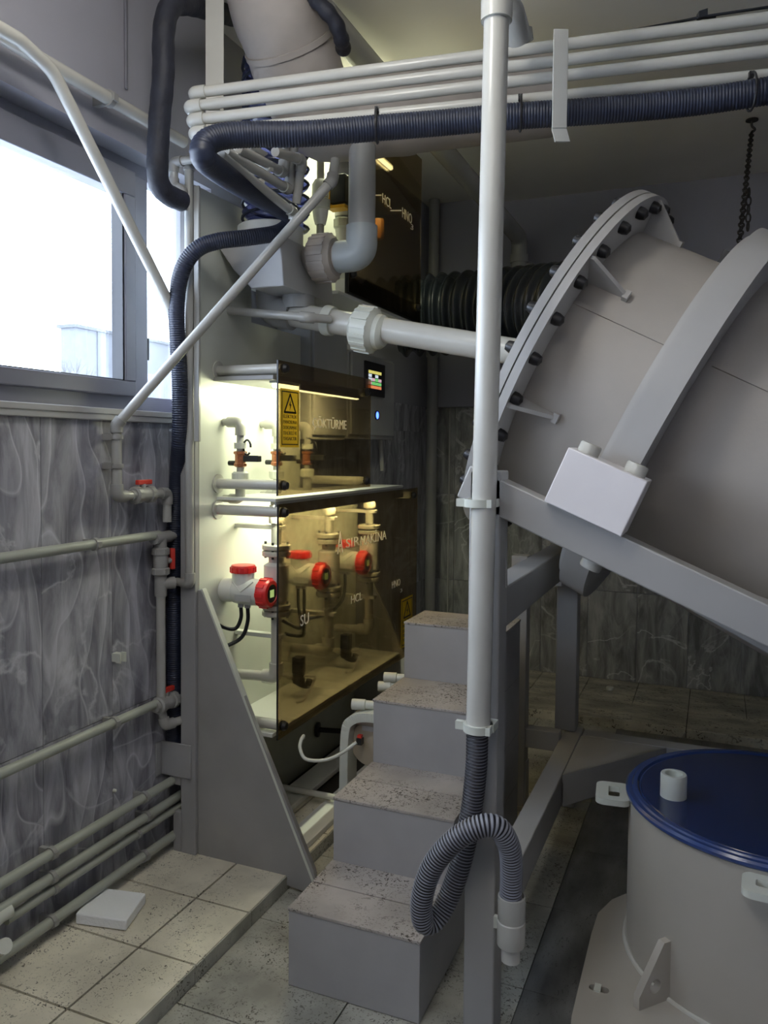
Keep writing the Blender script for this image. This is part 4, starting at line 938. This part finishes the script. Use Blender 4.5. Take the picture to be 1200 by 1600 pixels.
# lower valve at the end of the level pipe
zl = X(258, 1098, .045).z; yl = X(258, 1098, .045).y
ball_valve('lower wall valve with red handle, nearest the stand bracket', (.050, yl, X(258, 1097, .045).z), YD, ZD, .031, .034)
pipe('valve_tail', 'short grey pipe behind the lower wall valve', 'pipe', [(.05, yl+.065, zl), (.095, yl+.10, zl+.005), (.11, yl+.14, zl+.008)], .0155, 'pipe_grey', 'fitting_grey')
pipe('valve_bypass', 'short bent grey pipe under the lower wall valve', 'pipe', [(.045, yl-.02, zl-.02), (.06, yl-.02, zl-.075), (.09, yl+.09, zl-.075), (.10, yl+.14, zl-.06)], .0155, 'pipe_grey', 'fitting_grey')
c = X(178, 1026, .0); tag(obj('pipe_clip', G().box((0.001, c.y-.012, c.z-.014), (.022, c.y+.012, c.z+.014)).box((.022, c.y-.016, c.z-.016), (.040, c.y-.010, c.z+.016)).box((.022, c.y+.010, c.z-.016), (.040, c.y+.016, c.z+.016)), 'plate_white'), 'empty white pipe clip on the marble wall', 'clip')
c = X(177, 1235, 0); tag(obj('wall_plug', G().lathe([(.006, 0), (.006, .008), (.003, .012)], (0.001, c.y, c.z), (1, 0, 0), 10), 'plate_white'), 'tiny pale wall plug low on the marble wall', 'plug')

# foam block on the ledge
fA, fB, fC, fD = Z(118, 1444, .052), Z(197, 1455, .052), Z(228, 1411, .052), Z(152, 1400, .052)
fm = G().prism([fA, fB, fC, fA+(fC-fB)], (0, 0, .034))
tag(obj('foam_block', fm, 'foam_white', bevel=.004), 'square white foam slab lying on the tiled ledge', 'foam slab')

# ================================================================ STAIRS
stp = thing('step_unit', 'grey four-step stair block with speckled treads before the cabinet', 'stairs', (.977, 1.965, 0))
fy = [1.965, 2.255, 2.571, 2.872, 3.11]; tz = [.23, .435, .660, .878]
for i in range(4):
    z0 = 0.001 if i == 0 else tz[i-1]-.03
    b0 = fy[-1]-.001
    s = obj('step', G().box((.776, fy[i], 0.001 if i == 0 else tz[i-1]-.0085), (1.178, b0-i*.0005, tz[i]-.009)), 'stair_grey', stp, bevel=.002)
    ym = (fy[i]+fy[i+1])/2+.005
    for (ya, yb) in ((fy[i]-.002, ym-.0025), (ym+.0025, fy[i+1]-.0005)):
        obj('tread', G().box((.774, ya, tz[i]-.0088), (1.180, yb, tz[i])), 'tread', s, bevel=.0012)

# ================================================================ PUMP under the shelf
pc = D(572, 1150, 2.98)
pm = thing('diaphragm_pump', 'white and tan round pump half hidden behind the stairs', 'pump', (pc.x, pc.y, .08))
g = G(); c_ = pc+V(0, 0, 0); xa = V(1, 0, 0)
arc = [V(c_.x-.085+.0*k, c_.y-.02, c_.z) for k in range(1)]
arch = [V(c_.x-.06, c_.y-.03, c_.z-.20), V(c_.x-.055, c_.y-.03, c_.z+.02), V(c_.x-.03, c_.y-.03, c_.z+.075), V(c_.x+.03, c_.y-.03, c_.z+.095), V(c_.x+.10, c_.y-.03, c_.z+.092)]
cpth = catmull(arch, 8)
gg = G()
for i in range(len(cpth)-1):
    p, q = cpth[i], cpth[i+1]; d = (q-p); n_ = V(0, 1, 0).cross(d).normalized(); gg.obox((p+q)/2, d*.56, (0, .042, 0), n_*.017)
obj('manifold', gg, 'plate_white', pm, bevel=.002)
obj('body', G().lathe([(.02, -.05), (.082, -.045), (.095, -.02), (.095, .05), (.085, .06)], c_+V(.030, .02, -.02), (0, 1, 0), 28), 'pump_tan', pm)
obj('port', G().cyl(c_+V(-.02, -.03, .078), c_+V(.11, -.03, .078), .026, 16), 'duct_wrap', pm)
obj('air_fitting', G().obox(c_+V(.0, -.055, .0), (.010, 0, 0), (0, .012, 0), (0, 0, .012)), 'black_plastic', pm)
obj('fitting_ring', G().obox(c_+V(.0, -.055, .018), (.008, 0, 0), (0, .008, 0), (0, 0, .005)), 'red_handle', pm)['label'] = 'red ring of the air fitting'
obj('name_plate', G().obox(c_+V(.022, -.031, .045), (.024, 0, 0), (0, .002, 0), (0, 0, .013)), 'cabinet_grey', pm)
obj('base', G().obox(c_+V(-.045, -.01, -.215), (.045, 0, 0), (0, .05, 0), (0, 0, .008)).obox(c_+V(-.062, -.02, -.275), (.006, 0, 0), (0, .03, 0), (0, 0, .055)), 'cream_plastic', pm)
obj('outlet', G().sweep(catmull([c_+V(.10, -.02, -.12), c_+V(.03, -.03, -.15), c_+V(-.005, -.03, -.20), c_+V(-.01, -.03, -.25)], 8), .022, 14), 'pump_tan', pm)
tb = [D(474, 1150, 2.92), D(470, 1158, 2.9), D(469, 1170, 2.88), D(478, 1186, 2.86), D(505, 1188, 2.86), D(530, 1179, 2.87), D(557, 1160, 2.88)]
tb = [V(tb[0].x, tb[0].y, .486)]+tb
tag(obj('air_tube', G().sweep(catmull(tb, 8), .0065, 10), 'plate_white'), 'white air tube looping from under the shelf to the pump', 'tube')
for k, (px, py, y_, L) in enumerate(((565, 1102, 3.0, 'short white pipe end above the pump'), (615, 1060, 3.2, 'short white pipe end beside the third step'), (606, 1074, 3.18, 'lower white pipe end beside the third step'))):
    a = D(px-15, py-2, 2.95+.2*(k > 0)); tag(obj('pipe_end', G().lathe([(.019, 0), (.020, .004), (.020, .05), (.016, .052), (.016, .14)], a, (1, 0.25, 0), 16), 'plate_white'), L, 'pipe', 'short pipe ends beside the stairs')

# ================================================================ DRUM FRAME
FX0, FX1 = 1.295, 1.378
fr_ = thing('drum_frame', 'grey steel box-section frame carrying the tilted drum', 'frame', (1.33, 2.02, 0))
zp = Y(778, 736, 1.98).z
obj('post', G().box((FX0, 1.98, 0.001), (FX1, 2.06, zp+.0)), 'frame_grey', fr_, bevel=.004)
obj('post', G().box((1.258, 3.45, .335), (1.348, 3.53, 1.078)), 'frame_grey', fr_, bevel=.004)
obj('post', G().box((1.085, 3.33, 0.001), (1.155, 3.40, 1.10)), 'frame_grey', fr_, bevel=.004)
obj('cross_beam', G().box((1.30, 2.061, 1.08), (FX1-.001, 3.52, 1.187)), 'frame_grey', fr_, bevel=.004)
obj('cross_beam', G().box((FX0+.004, 2.061, .21), (FX1-.004, 3.53, .333)), 'frame_grey', fr_, bevel=.004)
obj('cross_beam', G().box((1.156, 3.335, .28), (1.299, 3.395, .36)), 'frame_grey', fr_, bevel=.003)
obj('cross_beam', G().box((1.156, 3.335, .98), (1.299, 3.395, 1.08)), 'frame_grey', fr_, bevel=.003)
obj('rear_beam', G().box((FX1, 3.43, .21), (2.75, 3.51, .333)), 'frame_grey', fr_, bevel=.004)
obj('corner_plate', G().prism([(FX1-.003, 3.43, .30), (1.72, 3.43, .30), (FX1-.003, 2.98, .30)], (0, 0, .030)).prism([(FX1, 2.98, .21), (FX1, 3.0, .21), (1.72, 3.43, .21), (1.70, 3.43, .21)], (0, 0, .12)), 'frame_grey', fr_)
obj('gusset', G().prism([Y(776, 797, 2.04), Y(791, 872, 2.04), Y(791, 918, 2.04), Y(776, 925, 2.04)], (0, .012, 0)), 'frame_grey', fr_)
for (px_, py_) in ((1.303, 3.49), (1.13, 3.37)):
    obj('foot', G().box((px_-.045, py_-.045, 0.001), (px_+.045, py_+.045, .022)).box((px_-.03, py_-.03, .02), (px_+.03, py_+.03, .21)), 'frame_grey', fr_, bevel=.003)
# sloping beam
th = math.radians(23.4); bd_ = V(math.cos(th), 0, -math.sin(th)); bu = V(math.sin(th), 0, math.cos(th))
A = V(FX0+.03, 1.98, Y(778, 736, 1.98).z-.005); bh_ = .088
P0 = V(FX0, 1.98, zp+.013); Lb = 1.75
obj('sloping_beam', G().prism([P0, P0+bd_*Lb, P0+bd_*Lb-bu*bh_, P0-bu*bh_+V(0.0, 0, 0)], (0, .08, 0)), 'frame_grey', fr_, bevel=.004)
R0 = P0+V(0, 1.47, 0)
obj('sloping_beam', G().prism([R0, R0+bd_*Lb, R0+bd_*Lb-bu*bh_, R0-bu*bh_], (0, .08, 0)), 'frame_grey', fr_, bevel=.004)
k0, k1 = Y(949, 881, 2.07), Y(1215, 1030, 2.07); kk = (k1-k0)
obj('under_plate', G().prism([k0+bu*.05, k0, k1, k1+bu*.12], (0, .05, 0)), 'frame_grey', fr_, bevel=.003)
obj('end_post', G().box((2.72, 1.98, 0.001), (2.80, 2.06, .80)), 'frame_grey', fr_, bevel=.004)
obj('end_post', G().box((2.72, 3.43, 0.001), (2.80, 3.51, .80)), 'frame_grey', fr_, bevel=.004)

# bearing block with pins, and the tab under the beam
bl = [Y(885, 695, 1.93), Y(1017, 745, 1.93), Y(975, 830, 1.93), Y(851, 775, 1.93)]
bb = thing('bearing_block', 'white plastic bearing block with round pins on the sloping beam', 'bearing block', bl[3])
bx = bd_; wdt = (bl[2]-bl[3]).dot(bd_)*.995; hh = (bl[0]-bl[3]).dot(bu)
B0 = V(bl[3].x, 1.955, bl[3].z)
B0 = P0+bd_*((B0-P0).dot(bd_))+V(0, -.03, 0)+bu*.0015
hh = .145
obj('block', G().prism([B0, B0+bd_*wdt, B0+bd_*wdt+bu*hh, B0+bu*hh], (0, .14, 0)), 'block_white', bb, bevel=.003)
for s_k in (.20, .80):
    c = B0+bd_*wdt*s_k+bu*hh+V(0, .06, 0)
    obj('pin', G().lathe([(.027, -.02), (.027, .022), (.024, .026), (0, .027)], c, bu, 24), 'pipe_white', bb)
c = B0+bd_*(wdt*.62)+V(0, .09, 0)-bu*(bh_)
tg = thing('stop_roller', 'white roller end sticking out below the sloping beam', 'roller', c)
cr = Y(931, 868, 2.03); obj('roller', G().lathe([(.026, -.036), (.028, -.032), (.028, .05)], cr, bu, 20), 'pipe_white', tg)

# ================================================================ DRUM
t_, ps_ = 0.482, -0.053; ax_ = V(math.cos(t_)*math.cos(ps_), math.cos(t_)*math.sin(ps_), -math.sin(t_)); ah = V(math.sin(ps_), -math.cos(ps_), 0); au = ah.cross(ax_); C0 = V(1.426, 2.696, 1.809); RFl = .595; RBd = .485
dr = thing('rotary_drum', 'large beige tilted drum with bolted flange ring', 'drum', V(1.9, 2.7, 1.0))
def polar(s, r_, ph): return C0+ax_*s+(au*math.cos(ph)+ah*math.sin(ph))*r_
sg = 96
obj('shell', G().lathe([(0, -.03), (RBd-.01, -.03), (RBd, .0), (RBd, .33), (RBd+.004, .335), (RBd+.004, 1.35), (RBd-.1, 1.45), (0, 1.5)], C0, ax_, sg), 'drum_beige', dr, ang=25)
obj('flange_ring', G().ring(C0+ax_*.013, ax_, RBd-.01, RFl, .024, sg), 'drum_rim', dr)
obj('cover_plate', G().lathe([(0, 0), (RFl, 0), (RFl, .024), (0, .024)], C0-ax_*.0275, ax_, sg), 'drum_rim', dr)
NB = 30
bolt0 = None
for k in range(NB):
    ph = 2*PI*(k+.5)/NB; c = polar(0, RFl-.032, ph)
    for (c_, d_) in ((c+ax_*.025, ax_), (c-ax_*.0275, -ax_)):
        obj('bolt_cap', G().lathe([(.018, 0), (.018, .012), (.014, .025), (0, .031)], c_, d_, 10), 'black_plastic', dr)
for k in range(8):
    ph = math.radians(14+45*k); e = (polar(0, 1, ph)-C0); s_d = ax_.cross(e)
    p = [C0+ax_*.025+e*(RBd-.003), C0+ax_*.025+e*(RFl-.01), C0+ax_*.035+e*(RFl-.01), C0+ax_*.14+e*(RBd+.012), C0+ax_*.14+e*(RBd-.003)]
    obj('rib', G().prism([q-s_d*.006 for q in p], s_d*.012).obox(C0+ax_*.140+e*(RBd+.006), ax_*.008, s_d*.014, e*.010), 'drum_rim', dr)
obj('roller_ring', G().ring(C0+ax_*.372, ax_, RBd, .614, .082, sg).ring(C0+ax_*.322, ax_, RBd, .585, .018, sg), 'drum_rim', dr)
obj('weld_seam', G().obox(polar(.18, RBd+.001, math.radians(68)), ax_*.15, ax_.cross(polar(.18, 1, math.radians(68))-C0).normalized()*.006, (polar(0, .003, math.radians(68))-C0)).obox(polar(.85, RBd+.006, math.radians(68)), ax_*.42, ax_.cross(polar(.18, 1, math.radians(68))-C0).normalized()*.006, (polar(0, .003, math.radians(68))-C0)), 'drum_beige', dr)
ph = math.radians(40); obj('clamp', G().obox(polar(.28, RBd+.02, math.radians(4)), ax_*.03, V(0, 1, 0)*.012, au*.02), 'black_plastic', dr)

# chain
ct = Z(1175, 187, H-.002); cbm = D(1152, 392, 0); 
ca = Y(1175, 120, 2.9); ca = V(ca.x, 2.9, H-.002); cbm = Y(1154, 392, 2.75)
ct = D(1175, 190, 2.9); ca = V(2.0, 3.12, H-.002)
# top point: ceiling hook seen at (1175,187)
ca = Z(1175, 187, H-.002); cbm = Y(1154, 392, 3.3)
ch = thing('hanging_chain', 'dark iron chain hanging from the ceiling behind the drum', 'chain', ca)
obj('hook', G().lathe([(.03, -.006), (.03, 0)], ca, ZD, 16).sweep(catmull([ca+V(0, 0, 0), ca+V(0, 0, -.03), ca+V(.015, 0, -.05), ca+V(0, 0, -.065)], 5), .006, 8), 'chain_iron', ch)
def link_mesh(a, b, side):
    d = (b-a); L = d.length; d.normalize(); s = side-d*side.dot(d); s.normalize(); c = (a+b)/2; w_ = .010; h = L*.62
    pts = [c+d*(math.sin(t)*(h-w_*.2))+s*(math.cos(t)*w_) for t in [k*2*PI/12 for k in range(13)]]
    return G().sweep(pts, .0038, 5)
n = 38; A = ca+V(0, 0, -.06); B = cbm
for i in range(n):
    obj('link', link_mesh(A+(B-A)*(i/n), A+(B-A)*((i+1)/n), rt if i % 2 else fw), 'chain_iron', ch)
A2 = A+(B-A)*.55+rt*.015
for i in range(5): obj('link', link_mesh(A2-V(0, 0, .036*i), A2-V(0, 0, .036*(i+1)), rt if i % 2 else fw), 'chain_iron', ch)

# ================================================================ TANK
tc = V(2.0616, 2.609, 0); TR = .411; TZ = .500
tk = thing('lidded_tank', 'round beige plastic tank with dark blue lid on a wide base plate', 'tank', tc)
obj('shell', G().lathe([(TR, .03), (TR, TZ-.014), (TR-.02, TZ-.014)], tc, ZD, 80), 'tank_beige', tk)
obj('weld_bead', G().sweep([tc+V((TR+.004)*math.cos(a), (TR+.004)*math.sin(a), .030) for a in [k*2*PI/80 for k in range(81)]], .008, 8), 'pipe_white', tk)
lid = obj('lid', G().lathe([(TR-.012, -.012), (TR+.004, -.012), (TR+.010, -.006), (TR+.010, .002), (TR+.004, .008), (TR-.008, .008), (TR-.012, .012), (TR-.024, .012), (TR-.030, .006), (0, .006)], tc+V(0, 0, TZ), ZD, 96), 'lid_rim_blue', tk)
obj('lid_panel', G().lathe([(TR-.034, 0), (TR-.036, .002), (0, .002)], tc+V(0, 0, TZ+.0062), ZD, 80), 'lid_blue', lid)
c = Z(1052, 1243, TZ+.01)
obj('lid_spout', G().lathe([(.038, 0), (.038, .066), (.036, .070), (.026, .070), (.024, .068), (.024, .02), (0, .02)], V(c.x, c.y, TZ+.008), ZD, 32), 'plate_white', lid)['label'] = 'white round spout on the blue lid'
hang = [Z(960, 1240, TZ-.045)-tc, Z(1195, 1400, TZ-.09)-tc]
for hv in (V(-1, -.10, 0), V(-.06, -1, 0)):
    e = hv.normalized(); sdv = V(-e.y, e.x, 0)
    o0 = tc+e*(TR-.004)+V(0, 0, TZ-.032)
    holed('handle', rrect(0, -.070, .104, .070, .026), [rrect(.032, -.038, .066, .038, .006, 3)], o0, e, sdv, .018, 'plate_white', tk, bevel=.003)
# base plate with a slot
bx0, by0, bx1, by1 = 1.565, 1.72, 2.62, 3.04
o0 = V(bx0, by0, .018); sl = Z(936, 1545, .03)
hl_ = [(sl.x-bx0+p[0], sl.y-by0+p[1]) for p in rrect(-.028, -.013, .028, .013, .0125)]
def rrv(): return [(.16, .0), (1.0, .0), (1.055, .10), (1.055, 1.06), (.95, 1.16), (.17, 1.16), (.09, 1.11), (.025, 1.02), (-.008, .92), (-.012, .80), (-.008, .40), (.02, .12)]
holed('base_plate', rrv(), [hl_], o0, (1, 0, 0), (0, 1, 0), .024, 'tank_beige', tk, bevel=.003)
obj('slot_strap', G().obox((sl.x-.004, sl.y, .030), (.009, 0, 0), (0, .017, 0), (0, 0, .004)), 'plate_white', tk)
ge = V(-.665, -.747, 0).normalized()
def gus(e):
    z = V(0, 0, 1); o = tc+e*(TR-.004)+V(0, 0, .03)
    holed('gusset', [(0, 0), (.115, 0), (.115, .035), (.028, .165), (0, .165)], [circ2(.058, .052, .020)], o, e, z, .022, 'tank_beige', tk, bevel=.002)
for k in range(4):
    an = math.atan2(ge.y, ge.x)+k*PI/2; gus(V(math.cos(an), math.sin(an), 0))

# small cap on the back ledge
c = Z(953, 1077, .055); tag(obj('bottle_cap', G().lathe([(.022, 0), (.024, .004), (.024, .016), (.020, .02), (0, .021)], V(c.x, c.y, .0525), ZD, 16), 'plate_white'), 'small white cap lying on the tiled ledge at the back wall', 'cap')
